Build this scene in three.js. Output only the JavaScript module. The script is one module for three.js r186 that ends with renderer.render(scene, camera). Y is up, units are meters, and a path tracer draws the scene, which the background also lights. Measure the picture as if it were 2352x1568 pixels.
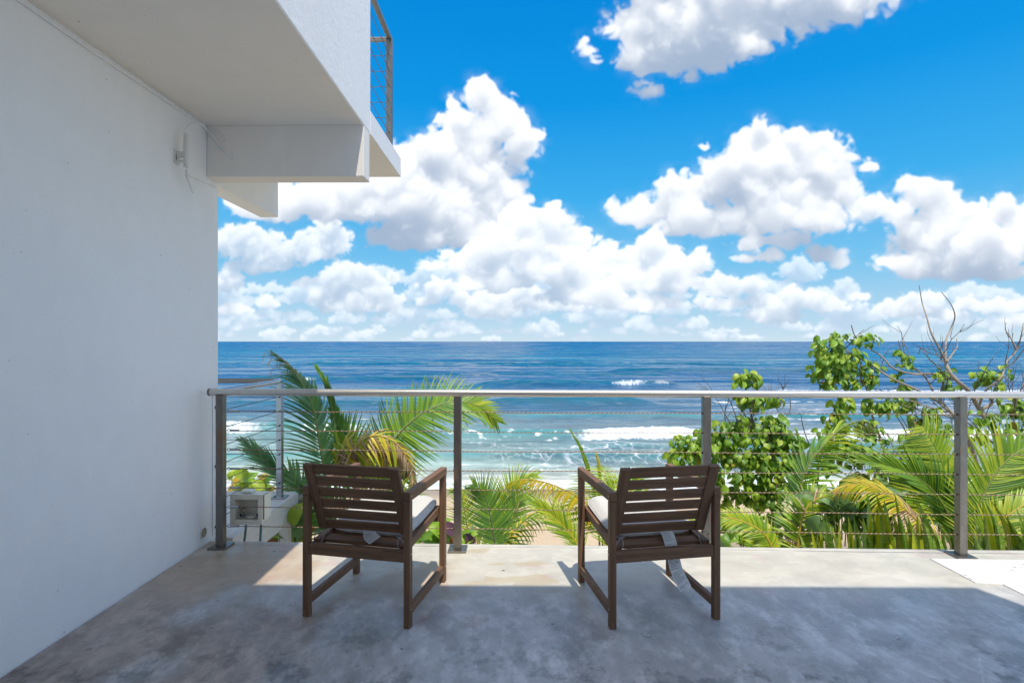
import * as THREE from 'three';
import { RoundedBoxGeometry } from 'three/addons/geometries/RoundedBoxGeometry.js';
import { mergeGeometries } from 'three/addons/utils/BufferGeometryUtils.js';

// ---------------------------------------------------------------- camera, sun, exposure
const scene = new THREE.Scene();
const EYE = 1.4, F = 1240, VX = 1187, VY = 785;            // eye height; focal length and vanishing point of the walls, in pixels of a 2352 px wide picture
const camera = new THREE.PerspectiveCamera(2 * Math.atan(784 / F) * 180 / Math.PI, 1024 / 682, 0.05, 60000);
camera.position.set(0, EYE, 0);
camera.rotation.y = Math.atan(11 / F);
const renderer = new THREE.WebGLRenderer();
renderer.toneMapping = THREE.LinearToneMapping;
renderer.toneMappingExposure = 1.18;
renderer.shadowMap.enabled = true;
const SUN = new THREE.Vector3(0.155, 1, 0.412).normalize(); // behind and a little to the right
const sun = new THREE.DirectionalLight(new THREE.Color(1, 0.93, 0.81), 3.8);
sun.position.copy(SUN).multiplyScalar(40);
sun.castShadow = true;
sun.shadow.radius = 1;
Object.assign(sun.shadow.camera, { left: -14, right: 14, top: 14, bottom: -14, near: 1, far: 90 });
sun.shadow.mapSize.set(4096, 4096);
scene.add(sun);

// ---------------------------------------------------------------- helpers
function rng(seed) { let s = seed >>> 0; return () => { s = (s + 0x6d2b79f5) >>> 0; let t = s; t = Math.imul(t ^ (t >>> 15), t | 1); t ^= t + Math.imul(t ^ (t >>> 7), t | 61); return ((t ^ (t >>> 14)) >>> 0) / 4294967296; }; }
const V = (x, y, z) => new THREE.Vector3(x, y, z);
const mix = (a, b, t) => a + (b - a) * t;
const clamp = (x, a = 0, b = 1) => x < a ? a : x > b ? b : x;
const sst = (a, b, x) => { const t = clamp((x - a) / (b - a)); return t * t * (3 - 2 * t); };
const YAW = Math.atan(11 / F), YC = Math.cos(YAW), YS = Math.sin(YAW);
const at = (px, py, d) => { const u = (px - 1176) / F, k = d / (u * YS + YC); return V((u * YC - YS) * k, EYE + (784 - py) / F * k, -d); };   // a picture point at a depth
const PERM = new Uint8Array(512);
{ const r = rng(7), p = [...Array(256).keys()]; for (let i = 255; i > 0; i--) { const j = Math.floor(r() * (i + 1)); [p[i], p[j]] = [p[j], p[i]]; } for (let i = 0; i < 512; i++) PERM[i] = p[i & 255]; }
const G2 = [...Array(16)].map((_, i) => [Math.cos(i * Math.PI / 8), Math.sin(i * Math.PI / 8)]);
function noise(x, y) {                                      // gradient noise, about -0.7 .. 0.7
  const xi = Math.floor(x), yi = Math.floor(y), fx = x - xi, fy = y - yi;
  const u = fx * fx * fx * (fx * (fx * 6 - 15) + 10), v = fy * fy * fy * (fy * (fy * 6 - 15) + 10);
  const A = xi & 255, B = yi & 255, a = PERM[A] + B, b = PERM[(A + 1) & 255] + B;
  const g0 = G2[PERM[a & 511] & 15], g1 = G2[PERM[b & 511] & 15], g2 = G2[PERM[(a + 1) & 511] & 15], g3 = G2[PERM[(b + 1) & 511] & 15];
  const n0 = g0[0] * fx + g0[1] * fy, n1 = g1[0] * (fx - 1) + g1[1] * fy, n2 = g2[0] * fx + g2[1] * (fy - 1), n3 = g3[0] * (fx - 1) + g3[1] * (fy - 1);
  return (n0 + (n1 - n0) * u) * (1 - v) + (n2 + (n3 - n2) * u) * v;
}
const G3 = [1,1,0, -1,1,0, 1,-1,0, -1,-1,0, 1,0,1, -1,0,1, 1,0,-1, -1,0,-1, 0,1,1, 0,-1,1, 0,1,-1, 0,-1,-1, 1,1,0, -1,1,0, 0,-1,1, 0,-1,-1];
function noise3(x, y, z) {
  const xi = Math.floor(x), yi = Math.floor(y), zi = Math.floor(z), a = x - xi, b = y - yi, c = z - zi, X = xi & 255, Y = yi & 255, Z = zi & 255;
  const u = a * a * a * (a * (a * 6 - 15) + 10), v = b * b * b * (b * (b * 6 - 15) + 10), w = c * c * c * (c * (c * 6 - 15) + 10);
  const A = PERM[X] + Y, B = PERM[X + 1] + Y, AA = PERM[A] + Z, AB = PERM[A + 1] + Z, BA = PERM[B] + Z, BB = PERM[B + 1] + Z;
  const g = (h, p, q, r) => { const k = (h & 15) * 3; return G3[k] * p + G3[k + 1] * q + G3[k + 2] * r; };
  const x0 = mix(g(PERM[AA], a, b, c), g(PERM[BA], a - 1, b, c), u), x1 = mix(g(PERM[AB], a, b - 1, c), g(PERM[BB], a - 1, b - 1, c), u);
  const x2 = mix(g(PERM[AA + 1], a, b, c - 1), g(PERM[BA + 1], a - 1, b, c - 1), u), x3 = mix(g(PERM[AB + 1], a, b - 1, c - 1), g(PERM[BB + 1], a - 1, b - 1, c - 1), u);
  return mix(mix(x0, x1, v), mix(x2, x3, v), w);
}
function fbm(x, y, o = 4, g = 0.5) { let s = 0, a = 1, t = 0; for (let i = 0; i < o; i++) { s += a * noise(x + i * 17.3, y - i * 9.1); t += a; a *= g; x *= 2.03; y *= 2.03; } return s / t * 1.6; }
function worley(x, y) {                                     // distance to the nearest point
  const xi = Math.floor(x), yi = Math.floor(y); let m = 9;
  for (let j = -1; j < 2; j++) for (let i = -1; i < 2; i++) {
    const h = PERM[(PERM[(xi + i) & 255] + yi + j) & 511 & 511], k = PERM[(h + 91) & 255];
    const dx = xi + i + h / 256 - x, dy = yi + j + k / 256 - y, q = dx * dx + dy * dy; if (q < m) m = q;
  }
  return Math.sqrt(m);
}
function worleyEdge(x, y) {                                 // small on the borders between cells
  const xi = Math.floor(x), yi = Math.floor(y); let m = 9, n = 9;
  for (let j = -1; j < 2; j++) for (let i = -1; i < 2; i++) {
    const h = PERM[(PERM[(xi + i) & 255] + yi + j) & 511], k = PERM[(h + 91) & 255];
    const dx = xi + i + h / 256 - x, dy = yi + j + k / 256 - y, q = dx * dx + dy * dy; if (q < m) { n = m; m = q; } else if (q < n) n = q;
  }
  return Math.sqrt(n) - Math.sqrt(m);
}
const toS = (c) => c <= 0.0031308 ? 12.92 * c : 1.055 * Math.pow(c, 1 / 2.4) - 0.055;
const toL = (c) => c <= 0.04045 ? c / 12.92 : Math.pow((c + 0.055) / 1.055, 2.4);
const srgb = (r, g, b) => [toL(r / 255), toL(g / 255), toL(b / 255)];

// ---------------------------------------------------------------- sky: air and clouds, computed
function buildSky() {
  // lobes of the clouds: x, y, half width, half height on a plane before the eye (pixels of the 2352 px picture)
  const big = [
    [1500, 60, 105, 75], [1560, 115, 120, 75], [1650, 50, 160, 110], [1800, -5, 190, 95], [1950, -25, 130, 75], [2060, -40, 60, 45], [1475, 140, 65, 40], [1700, -140, 330, 150], [1345, 112, 35.1, 27, 0.36], [1362, 138, 21.6, 24.3, 0.36], [1480, 212, 56.7, 24.3, 0.36],
    [1108, 235, 50, 45], [1150, 285, 72, 55], [1195, 335, 45, 45], [1070, 320, 78, 60], [1010, 352, 70, 55], [950, 385, 100, 60], [880, 400, 90, 60], [1090, 400, 105, 75], [1000, 470, 150, 85], [880, 465, 150, 58], [760, 470, 130, 45], [650, 470, 110, 45], [565, 478, 50, 28], [1150, 460, 68, 48], [1190, 457, 42, 34], [1050, 530, 160, 55], [930, 545, 90, 36], [1180, 560, 90, 26], [1180, 360, 56.7, 21.6, 0.36], [1240, 318, 18.9, 32.4, 0.36], [1010, 300, 32.4, 18.9, 0.36], [1045, 238, 29.7, 27, 0.36],
  ], front = [
    [1200, 520, 52, 46], [1262, 530, 70, 58], [1312, 572, 64, 58], [1210, 580, 120, 58], [1100, 606, 110, 40], [1290, 620, 120, 46], [1150, 650, 100, 26], [1400, 604, 56, 46], [1490, 600, 70, 52], [1560, 624, 56, 46], [1606, 606, 34, 32], [1500, 652, 120, 28], [1350, 682, 130, 26], [1450, 700, 110, 22],
  ], side = [
    [1745, 335, 62, 52], [1825, 345, 48, 48], [1900, 370, 66, 60], [1700, 388, 76, 48], [1640, 430, 76, 46], [1560, 462, 76, 42], [1480, 490, 76, 38], [1545, 418, 28, 24], [1780, 430, 150, 78], [1905, 440, 72, 68], [1850, 500, 135, 48], [1700, 512, 120, 34], [1590, 516, 110, 34], [1780, 555, 105, 20], [1990, 385, 40.5, 21.6, 0.36], [1620, 340, 27, 17.55, 0.36], [1740, 592, 89.1, 21.6, 0.36], [1890, 585, 62.1, 29.7, 0.36], [1935, 603, 35.1, 21.6, 0.36],
    [2110, 452, 50, 42], [2170, 472, 46, 42], [2062, 490, 46, 38], [2006, 472, 40, 24], [2250, 502, 54, 36], [2310, 490, 46, 36], [2150, 545, 115, 58], [2280, 572, 100, 56], [2085, 605, 80, 28], [2200, 622, 140, 28], [2300, 625, 80, 24], [2430, 540, 110, 80], [2600, 420, 120, 70],
    [-60, 420, 190, 80], [180, 500, 180, 80], [330, 560, 140, 50], [60, 250, 130, 60], [300, 130, 160, 60], [640, 60, 120, 50],
  ];
  const low = [
    [560, 560, 58, 46], [620, 585, 78, 38], [700, 575, 66, 36], [755, 556, 48, 46], [600, 612, 84, 20], [518, 648, 52, 28], [525, 560, 40, 40],
    [790, 640, 58, 34], [755, 690, 46, 36], [850, 660, 38, 40], [885, 695, 38, 34], [820, 700, 60, 22], [740, 645, 24, 15], [697, 652, 24, 15], [612, 698, 27, 15], [905, 640, 20, 16], [535, 715, 46, 13],
    [1010, 660, 46, 22], [1060, 690, 30, 18], [1130, 705, 70, 32], [1200, 690, 70, 28], [1290, 700, 70, 20], [985, 690, 28, 18], [1650, 660, 56, 26], [1720, 656, 46, 20], [1780, 722, 66, 26], [1835, 692, 58, 24], [1905, 702, 48, 20], [1740, 692, 40, 18], [1650, 700, 60, 16], [1980, 682, 22, 10], [2075, 712, 72, 22], [2120, 702, 46, 28], [2220, 702, 38, 18], [2300, 706, 56, 18], [2170, 724, 56, 14], [2340, 740, 50, 18], [2460, 700, 80, 26], [2600, 680, 90, 30], [420, 690, 70, 24], [260, 660, 90, 40], [60, 690, 120, 26], [-150, 660, 120, 34],
  ];
  const bank = []; { const r = rng(41); for (let i = 0; i < 560; i++) { const q = Math.pow(r(), 0.75), y = 786 - 6 - 165 * (1 - q), x = -300 + 2980 * r(), s = (790 - y) / 150, cover = 0.35 + 0.5 * Math.exp(-(((x - 1250) / 620) ** 2)) - 0.25 * sst(700, 620, y); if (r() < cover || y > 735) bank.push([x, y, (20 + 50 * r()) * (0.34 + s * 0.8), (9 + 24 * r()) * (0.28 + s * 0.7)]); } }
  const X0 = -300, X1 = 2680, Y0 = -320, Y1 = 790, ST = 2, W = (X1 - X0) / ST | 0, H = (Y1 - Y0) / ST | 0;
  // each layer: the cloud as a volume of lobes eroded by noise, marched once towards the sun and once away from the eye
  function volume(lobes, S, seed, ramp) {
    const r = rng(seed), Z = 150, CE = 12, gx = Math.ceil((X1 - X0) / S / CE) + 1, gy = Math.ceil((Y1 - Y0) / S / CE) + 1, gz = Math.ceil(2 * Z / CE) + 1;
    const LO = lobes.map(([x, y, w, h, t = 0]) => ({ t, x: (x - X0) / S, y: (y - Y0) / S, w: w / S, h: h / S, d: Math.min(120, 0.75 * Math.sqrt(w * h) / S + 12), z: (r() - 0.5) * Math.min(60, 0.7 * w / S) }));
    for (const l of LO.slice()) for (let k = 0; k < 5; k++) { const a = r() * 2 * Math.PI, e = r() * 0.9, q = 0.32 + 0.26 * r(), m = Math.sqrt(l.w * l.h); LO.push({ x: l.x + Math.cos(a) * e * l.w, y: l.y - (Math.abs(Math.sin(a)) * 0.95 - 0.12) * l.h * Math.sqrt(1 - e * e * 0.6), z: l.z - (0.15 + 0.75 * r()) * l.d * (1 - e * 0.6), w: m * q * 1.05, h: m * q, d: m * q, t: l.t }); }
    const C = 40, cw = Math.ceil(gx * CE / C) + 1, cells = new Map();
    LO.forEach((l) => { for (let j = Math.floor((l.y - l.h * 1.5) / C); j <= Math.floor((l.y + l.h * 1.5) / C); j++) for (let i = Math.floor((l.x - l.w * 1.5) / C); i <= Math.floor((l.x + l.w * 1.5) / C); i++) { const k = j * cw + i; if (!cells.has(k)) cells.set(k, []); cells.get(k).push(l); } });
    const near = (x, y, out) => { out.length = 0; const c = cells.get(Math.floor(y / C) * cw + Math.floor(x / C)); if (c) for (const l of c) { const dx = (x - l.x) / l.w, dy = (y - l.y) / (y > l.y ? l.h * 0.8 : l.h), q = dx * dx + dy * dy; if (q < 2) out.push(l, q); } return out; };
    const shape = (list, z) => { let s = -1, t = 0; for (let i = 0; i < list.length; i += 2) { const l = list[i], dz = (z - l.z) / l.d, q = list[i + 1] + dz * dz; if (q < 2.2) { const v = 1 - Math.sqrt(q) - l.t; if (v > s) s = v; if (v > -0.3) t += Math.exp(v * 8); } } return s < -0.5 ? -1 : mix(s, Math.log(t + 1e-6) / 8, 0.5); };
    const big3 = (x, y, z) => 0.62 * (Math.abs(noise3(x / 62 + seed, y / 56, z / 60)) - 0.24) * 1.5, mid3 = (x, y, z) => 0.5 * (Math.abs(noise3(x / 27, y / 25 + seed, z / 26)) - 0.24);
    // light that reaches each coarse cell
    const D = new Float32Array(gx * gy * gz), L = new Float32Array(gx * gy * gz), tmp = [], at3 = (i, j, k) => (k * gy + j) * gx + i;
    for (let j = 0; j < gy; j++) for (let i = 0; i < gx; i++) { near(i * CE, j * CE, tmp); if (tmp.length) for (let k = 0; k < gz; k++) { const z = k * CE - Z, s = shape(tmp, z); if (s > -0.45) D[at3(i, j, k)] = clamp((s + big3(i * CE, j * CE, z) + 0.02) / 0.3); } }
    for (let k = 0; k < gz; k++) for (let j = 0; j < gy; j++) for (let i = 0; i < gx; i++) { let t = 0; for (let m = 1; m <= 13; m++) { const a = Math.round(i + 0.12 * m), b = Math.round(j - 0.93 * m), c = Math.round(k - 0.34 * m); if (a < 0 || a >= gx || b < 0 || c < 0) break; t += D[at3(a, b, c)]; } L[at3(i, j, k)] = t; }
    const light = (x, y, z) => { const i = clamp(x / CE, 0, gx - 1.01), j = clamp(y / CE, 0, gy - 1.01), k = clamp((z + Z) / CE, 0, gz - 1.01), a = i | 0, b = j | 0, c = k | 0, u = i - a, v = j - b, w = k - c, o = at3(a, b, c), l = gx, m = gx * gy; return mix(mix(mix(L[o], L[o + 1], u), mix(L[o + l], L[o + l + 1], u), v), mix(mix(L[o + m], L[o + m + 1], u), mix(L[o + m + l], L[o + m + l + 1], u), v), w); };
    const alpha = new Float32Array(W * H), lit = new Float32Array(W * H), list = [], STEP = 7;
    for (let j = 0; j < H; j++) for (let i = 0; i < W; i++) {
      let x = i * ST / S, y = j * ST / S; if (!cells.has(Math.floor(y / C) * cw + Math.floor(x / C))) continue;
      x += 16 * noise(x / 60 + seed, y / 60) + 6 * noise(x / 21, y / 21 + seed); y += 13 * noise(x / 60 - seed, y / 60 + 40) + 5 * noise(x / 21 + 9, y / 21);
      near(x, y, list); if (!list.length) continue;
      let z0 = 999, z1 = -999; for (let q = 0; q < list.length; q += 2) { const l = list[q]; z0 = Math.min(z0, l.z - l.d * 1.2); z1 = Math.max(z1, l.z + l.d * 1.2); }
      let T = 1, sum = 0, z = z0 + STEP * ((PERM[(i * 7 + PERM[j & 255]) & 255]) / 256);
      while (z < z1 && T > 0.03) {
        const s = shape(list, z);
        if (s < -0.42) { z += STEP * 1.5; continue; }
        let d = s + big3(x, y, z) + mid3(x, y, z); if (d > -0.25) { d += 0.19 * noise3(x / 13, y / 13, z / 13) + 0.10 * noise3(x / 6, y / 6 + seed, z / 6) + 0.07 * noise3(x / 3, y / 3, z / 3); }
        if (d > 0) { const t = light(x, y, z), e = Math.exp(-0.085 * STEP * clamp(d / ramp) * 1.6), lo = 0.36 * Math.exp(-t * 0.7) + 0.64 * Math.exp(-t * 0.235); sum += T * (1 - e) * lo; T *= e; }
        z += STEP;
      }
      const o = j * W + i; alpha[o] = 1 - T; lit[o] = sum;           // lit is already multiplied by alpha
    }
    // light spreads inside a cloud: soften it, and let a thin veil reach out of the edges
    const soft = (A, R) => { const B = new Float32Array(A.length), O = new Float32Array(A.length); for (let n = 0; n < 2; n++) { const I = n ? O : A; for (let j = 0; j < H; j++) { let s = 0; for (let i = -R; i < W; i++) { if (i + R < W) s += I[j * W + i + R]; if (i - R - 1 >= 0) s -= I[j * W + i - R - 1]; if (i >= 0) B[j * W + i] = s / (2 * R + 1); } } for (let i = 0; i < W; i++) { let s = 0; for (let j = -R; j < H; j++) { if (j + R < H) s += B[(j + R) * W + i]; if (j - R - 1 >= 0) s -= B[(j - R - 1) * W + i]; if (j >= 0) O[j * W + i] = s / (2 * R + 1); } } } return O; };
    const R = Math.max(2, Math.round(7 * S)), a1 = soft(alpha, R), l1 = soft(lit, R);
    for (let o = 0; o < alpha.length; o++) { if (a1[o] < 0.004) continue; const a = alpha[o], s1 = l1[o] / a1[o], s0 = a > 0.02 ? lit[o] / a : s1, y = o / W | 0, x = o % W, v = Math.max(a, 0.34 * a1[o] * sst(-0.25, 0.45, fbm(x / (26 * S), y / (20 * S) + seed, 4, 0.6))); alpha[o] = v; lit[o] = v * mix(s0, s1, 0.62); }
    return [alpha, lit];
  }
  const layers = [
    { F: volume(bank, 0.34, 3, 0.7), lit: [0.97, 1.0, 1.03], dark: [0.44, 0.56, 0.72], haze: 0.34 },
    { F: volume(low, 0.5, 8, 0.5), lit: [1.01, 1.02, 1.03], dark: [0.37, 0.48, 0.63], haze: 0.12 },
    { F: volume(big.concat(side), 1.0, 5, 0.5), lit: [1.07, 1.07, 1.07], dark: [0.29, 0.38, 0.52], haze: 0.0 },
    { F: volume(front, 0.9, 6, 0.45), lit: [1.06, 1.06, 1.06], dark: [0.34, 0.45, 0.60], haze: 0.04 },
  ];
  const get = (A, x, y) => { const i = (x - X0) / ST, j = (y - Y0) / ST; if (i < 0 || j < 0 || i >= W - 1 || j >= H - 1) return 0; const a = i | 0, b = j | 0, u = i - a, v = j - b, o = b * W + a; return mix(mix(A[o], A[o + 1], u), mix(A[o + W], A[o + W + 1], u), v); };
  const blue = [[0, srgb(206, 228, 242)], [0.045, srgb(178, 217, 241)], [0.13, srgb(122, 198, 242)], [0.25, srgb(64, 176, 240)], [0.40, srgb(18, 152, 232)], [0.60, srgb(2, 132, 218)], [1.0, srgb(2, 106, 192)]];
  for (const k of blue) k[1] = k[1].map((v) => v * 0.84);
  const air = (s) => { for (let i = 1; i < blue.length; i++) if (s <= blue[i][0]) { const t = (s - blue[i - 1][0]) / (blue[i][0] - blue[i - 1][0]); return [0, 1, 2].map((c) => mix(blue[i - 1][1][c], blue[i][1][c], t)); } return blue[blue.length - 1][1].slice(); };
  const TW = 4096, TH = 2048, data = new Float32Array(TW * TH * 4);
  for (let j = 0; j < TH; j++) {
    const el = ((j + 0.5) / TH - 0.5) * Math.PI, sy = Math.sin(el), cy = Math.cos(el), base = air(Math.max(0, sy));
    for (let i = 0; i < TW; i++) {
      const az = ((i + 0.5) / TW - 0.5) * 2 * Math.PI, dx = Math.cos(az) * cy, dz = Math.sin(az) * cy, o = (j * TW + i) * 4;
      let r = base[0], g = base[1], b = base[2];
      if (sy > 0) {
        let inside = 0;
        if (dz < -0.1) {
          const zc = dx * YS + dz * YC, x = 1176 + (dx * YC - dz * YS) / -zc * F, y = 784 - sy / -zc * F;
          inside = sst(X0 + 10, X0 + 260, x) * (1 - sst(X1 - 260, X1 - 10, x)) * sst(Y0 + 10, Y0 + 230, y);
          if (inside > 0) for (const L of layers) {
            const a = get(L.F[0], x, y) * inside; if (a <= 0.002) continue;
            const s = clamp(get(L.F[1], x, y) / Math.max(1e-4, get(L.F[0], x, y)) * 1.04), h = L.haze;
            r = mix(r, mix(mix(L.dark[0], L.lit[0], s), base[0], h), a); g = mix(g, mix(mix(L.dark[1], L.lit[1], s), base[1], h), a); b = mix(b, mix(mix(L.dark[2], L.lit[2], s), base[2], h), a);
          }
        }
        if (inside < 1 && sy > 0.02) {                      // the rest of the sky: the same scattered cumulus
          const q = 1 / (sy + 0.12), x = dx * q * 2.1, y = dz * q * 2.1;
          const n = fbm(x + 3, y - 8, 6, 0.55) + 0.22 * (0.5 - worley(x * 2.3, y * 2.3)) - 0.02;
          if (n > 0) { const a = sst(0, 0.16, n) * (1 - inside) * sst(0.02, 0.08, sy), s = clamp(1.0 - n * 0.9); r = mix(r, mix(0.40, 1.4, s), a); g = mix(g, mix(0.48, 1.4, s), a); b = mix(b, mix(0.62, 1.4, s), a); }
        }
      }
      data[o] = r; data[o + 1] = g; data[o + 2] = b; data[o + 3] = 1;
    }
  }
  const t = new THREE.DataTexture(data, TW, TH, THREE.RGBAFormat, THREE.FloatType);
  t.mapping = THREE.EquirectangularReflectionMapping; t.magFilter = t.minFilter = THREE.LinearFilter; t.needsUpdate = true;
  return t;
}
scene.background = scene.environment = buildSky();

// ---------------------------------------------------------------- more helpers: names, boxes, textures
const used = {};
const numbered = (n) => { const k = used[n] = (used[n] ?? -1) + 1; return k ? `${n}_${String(k).padStart(3, '0')}` : n; };
function thing(name, label, category, group, p) {
  const o = new THREE.Group(); o.name = numbered(name); o.userData = { label, category }; if (group) o.userData.group = group;
  if (p) o.position.copy(p); scene.add(o); return o;
}
function part(name, geo, m, parent, p) {
  const o = new THREE.Mesh(Array.isArray(geo) ? mergeGeometries(geo) : geo, m); o.name = name; o.castShadow = o.receiveShadow = true; parent.add(o); if (p) o.position.copy(p); return o;
}
function struct(name, geo, m, label) { const o = part(name, geo, m, scene); o.userData = { kind: 'structure', label }; return o; }
function single(name, geo, m, label, category, group) { const o = part(numbered(name), geo, m, scene); o.userData = { label, category }; if (group) o.userData.group = group; return o; }
function metreUV(g, along) {                                // uv in metres, u along the chosen (else longest) axis
  g = g.index ? g.toNonIndexed() : g; const p = g.attributes.position, n = g.attributes.normal, uv = new Float32Array(p.count * 2); g.computeBoundingBox();
  const s = g.boundingBox.getSize(V(0, 0, 0)).toArray(), L = along ?? s.indexOf(Math.max(...s));
  for (let f = 0; f < p.count; f += 3) {
    const m = [0, 1, 2].map((c) => Math.abs(n.getComponent(f, c) + n.getComponent(f + 1, c) + n.getComponent(f + 2, c))), a = m.indexOf(Math.max(...m)), rest = [0, 1, 2].filter((c) => c !== a);
    const u = rest.includes(L) ? L : rest[0], v = rest.find((c) => c !== u);
    for (let k = f; k < f + 3; k++) { uv[2 * k] = p.getComponent(k, u); uv[2 * k + 1] = p.getComponent(k, v) + a * 0.37; }
  }
  g.setAttribute('uv', new THREE.BufferAttribute(uv, 2)); return g;
}
function box(x0, x1, y0, y1, z0, z1, r = 0.004, along) {   // a box between limits, edges rounded by r
  const w = x1 - x0, h = y1 - y0, d = z1 - z0, g = r > 0 ? new RoundedBoxGeometry(w, h, d, 2, Math.min(r, w / 2.1, h / 2.1, d / 2.1)) : new THREE.BoxGeometry(w, h, d);
  return metreUV(g, along).translate((x0 + x1) / 2, (y0 + y1) / 2, (z0 + z1) / 2);
}
function shiftUV(g, du, dv) { const u = g.attributes.uv; for (let i = 0; i < u.count; i++) u.setXY(i, u.getX(i) + du, u.getY(i) + dv); return g; }
function tube(points, r0, r1 = r0, sides = 8, steps = 0, caps = true) {   // a tapering tube along points; uv in metres, u along it
  const c = points.length > 2 ? new THREE.CatmullRomCurve3(points) : new THREE.LineCurve3(points[0], points[1]); steps ||= points.length > 2 ? points.length * 4 : 1;
  const pos = [], nor = [], uv = [], idx = [], len = c.getLength(); let N = null;
  for (let i = 0; i <= steps; i++) {
    const t = i / steps, P = c.getPointAt(t), T = c.getTangentAt(t); N = N ? N.addScaledVector(T, -N.dot(T)).normalize() : (Math.abs(T.y) < 0.9 ? V(0, 1, 0) : V(1, 0, 0)).addScaledVector(T, -(Math.abs(T.y) < 0.9 ? T.y : T.x)).normalize();
    const B = T.clone().cross(N), r = mix(r0, r1, t);
    for (let k = 0; k <= sides; k++) { const a = k / sides * 2 * Math.PI, n = N.clone().multiplyScalar(Math.cos(a)).addScaledVector(B, Math.sin(a)); pos.push(P.x + n.x * r, P.y + n.y * r, P.z + n.z * r); nor.push(n.x, n.y, n.z); uv.push(t * len, k / sides * 2 * Math.PI * r0); }
  }
  for (let i = 0; i < steps; i++) for (let k = 0; k < sides; k++) { const a = i * (sides + 1) + k, b = a + sides + 1; idx.push(a, a + 1, b, b, a + 1, b + 1); }
  if (caps) for (const e of [0, steps]) { const t = c.getTangentAt(e / steps).multiplyScalar(e ? 1 : -1), P = c.getPointAt(e / steps), o = pos.length / 3; pos.push(P.x, P.y, P.z); nor.push(t.x, t.y, t.z); uv.push(0, 0); for (let k = 0; k <= sides; k++) { const q = (e * (sides + 1) + k) * 3; pos.push(pos[q], pos[q + 1], pos[q + 2]); nor.push(t.x, t.y, t.z); uv.push(0.01, 0.01); } for (let k = 0; k < sides; k++) idx.push(o, ...(e ? [o + 1 + k, o + 2 + k] : [o + 2 + k, o + 1 + k])); }
  const g = new THREE.BufferGeometry(); g.setAttribute('position', new THREE.Float32BufferAttribute(pos, 3)); g.setAttribute('normal', new THREE.Float32BufferAttribute(nor, 3)); g.setAttribute('uv', new THREE.Float32BufferAttribute(uv, 2)); g.setIndex(idx); return g.toNonIndexed();
}
function tex(w, h, f, wm, hm, colour = true, wrap = THREE.RepeatWrapping) {    // f(x metres, y metres) -> linear rgb or a grey value; the map covers wm x hm metres
  const d = new Uint8Array(w * h * 4);
  for (let j = 0; j < h; j++) for (let i = 0; i < w; i++) {
    const c = f((i + 0.5) / w * wm, (j + 0.5) / h * hm), o = (j * w + i) * 4;
    if (colour) for (let k = 0; k < 3; k++) d[o + k] = Math.round(255 * toS(clamp(c[k]))); else d[o] = d[o + 1] = d[o + 2] = Math.round(255 * clamp(c));
    d[o + 3] = 255;
  }
  const t = new THREE.DataTexture(d, w, h); t.magFilter = THREE.LinearFilter; t.minFilter = THREE.LinearMipmapLinearFilter; t.generateMipmaps = true; t.wrapS = t.wrapT = wrap; if (colour) t.colorSpace = THREE.SRGBColorSpace; t.repeat.set(1 / wm, 1 / hm); t.needsUpdate = true; return t;
}
const std = (o) => new THREE.MeshStandardMaterial(o), phys = (o) => new THREE.MeshPhysicalMaterial(o);

// ---------------------------------------------------------------- materials of the house
const specks = (seed, n, w, h) => { const r = rng(seed); return [...Array(n)].map(() => [r() * w, r() * h, 0.002 + 0.007 * r() * r(), 0.35 + 0.5 * r(), r() * 3]); };
const wallSpecks = specks(5, 110, 4, 4);
const plasterMap = tex(1024, 1024, (x, y) => {
  let v = 0.88 + 0.025 * fbm(x * 1.1, y * 1.1, 4) + 0.022 * fbm(x * 9, y * 5 + 40, 3) + 0.02 * noise(x * 60, y * 60);
  let d = 0; for (const s of wallSpecks) { const dx = x - s[0], dy = y - s[1]; if (dx * dx + dy * dy < 4e-4) { const q = Math.hypot(dx * Math.cos(s[4]) + dy * Math.sin(s[4]), (dy * Math.cos(s[4]) - dx * Math.sin(s[4])) * 2) / s[2]; if (q < 1) d = Math.max(d, s[3]); } }
  v *= 1 - 0.75 * d; const w = 0.012 * fbm(x * 0.9 + 9, y * 0.9, 3);
  return [v * 0.99 + w, v * 0.975, v * 0.99 - w];
}, 4, 4);
const plasterBump = tex(1024, 1024, (x, y) => 0.5 + 0.32 * fbm(x * 14, y * 14, 5, 0.6) + 0.22 * noise(x * 95, y * 95) + 0.2 * Math.max(0, noise(x * 5, y * 5) - 0.2) * noise(x * 190, y * 190), 2, 2, false);
const plaster = std({ map: plasterMap, bumpMap: plasterBump, bumpScale: 0.002, roughness: 0.85 });
const soffitBounceTint = std({ map: plasterMap, color: new THREE.Color(1, 0.965, 0.90), bumpMap: plasterBump, bumpScale: 0.002, roughness: 0.85 });  // house plaster with warm bounce light from below tinted into the colour
const roughBump = tex(1024, 1024, (x, y) => { const q = Math.max(0, 0.6 - worley(x * 70, y * 70)); return 0.35 + 0.35 * fbm(x * 22, y * 22, 4) + 0.5 * q * sst(-0.1, 0.5, fbm(x * 2.2, y * 1.1 + 5, 3)) + 0.2 * noise(x * 160, y * 160); }, 2, 2, false);
const roughPlaster = std({ map: plasterMap, bumpMap: roughBump, bumpScale: 0.0026, roughness: 0.9 });
const FW = 7.2, FD = 6.6;                                   // the concrete floor's map covers this much
const marks = (() => { const r = rng(12); return [...Array(60)].map(() => [r() * FW, r() * FD, 0.003 + 0.012 * r() * r(), r()]); })();
const trowel = (x, y) => { const a = 1.2 + 0.5 * noise(x * 0.5, y * 0.5); const u = x * Math.cos(a) + y * Math.sin(a), v = -x * Math.sin(a) + y * Math.cos(a); return fbm(u * 2.6, v * 9, 5, 0.6); };
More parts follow.
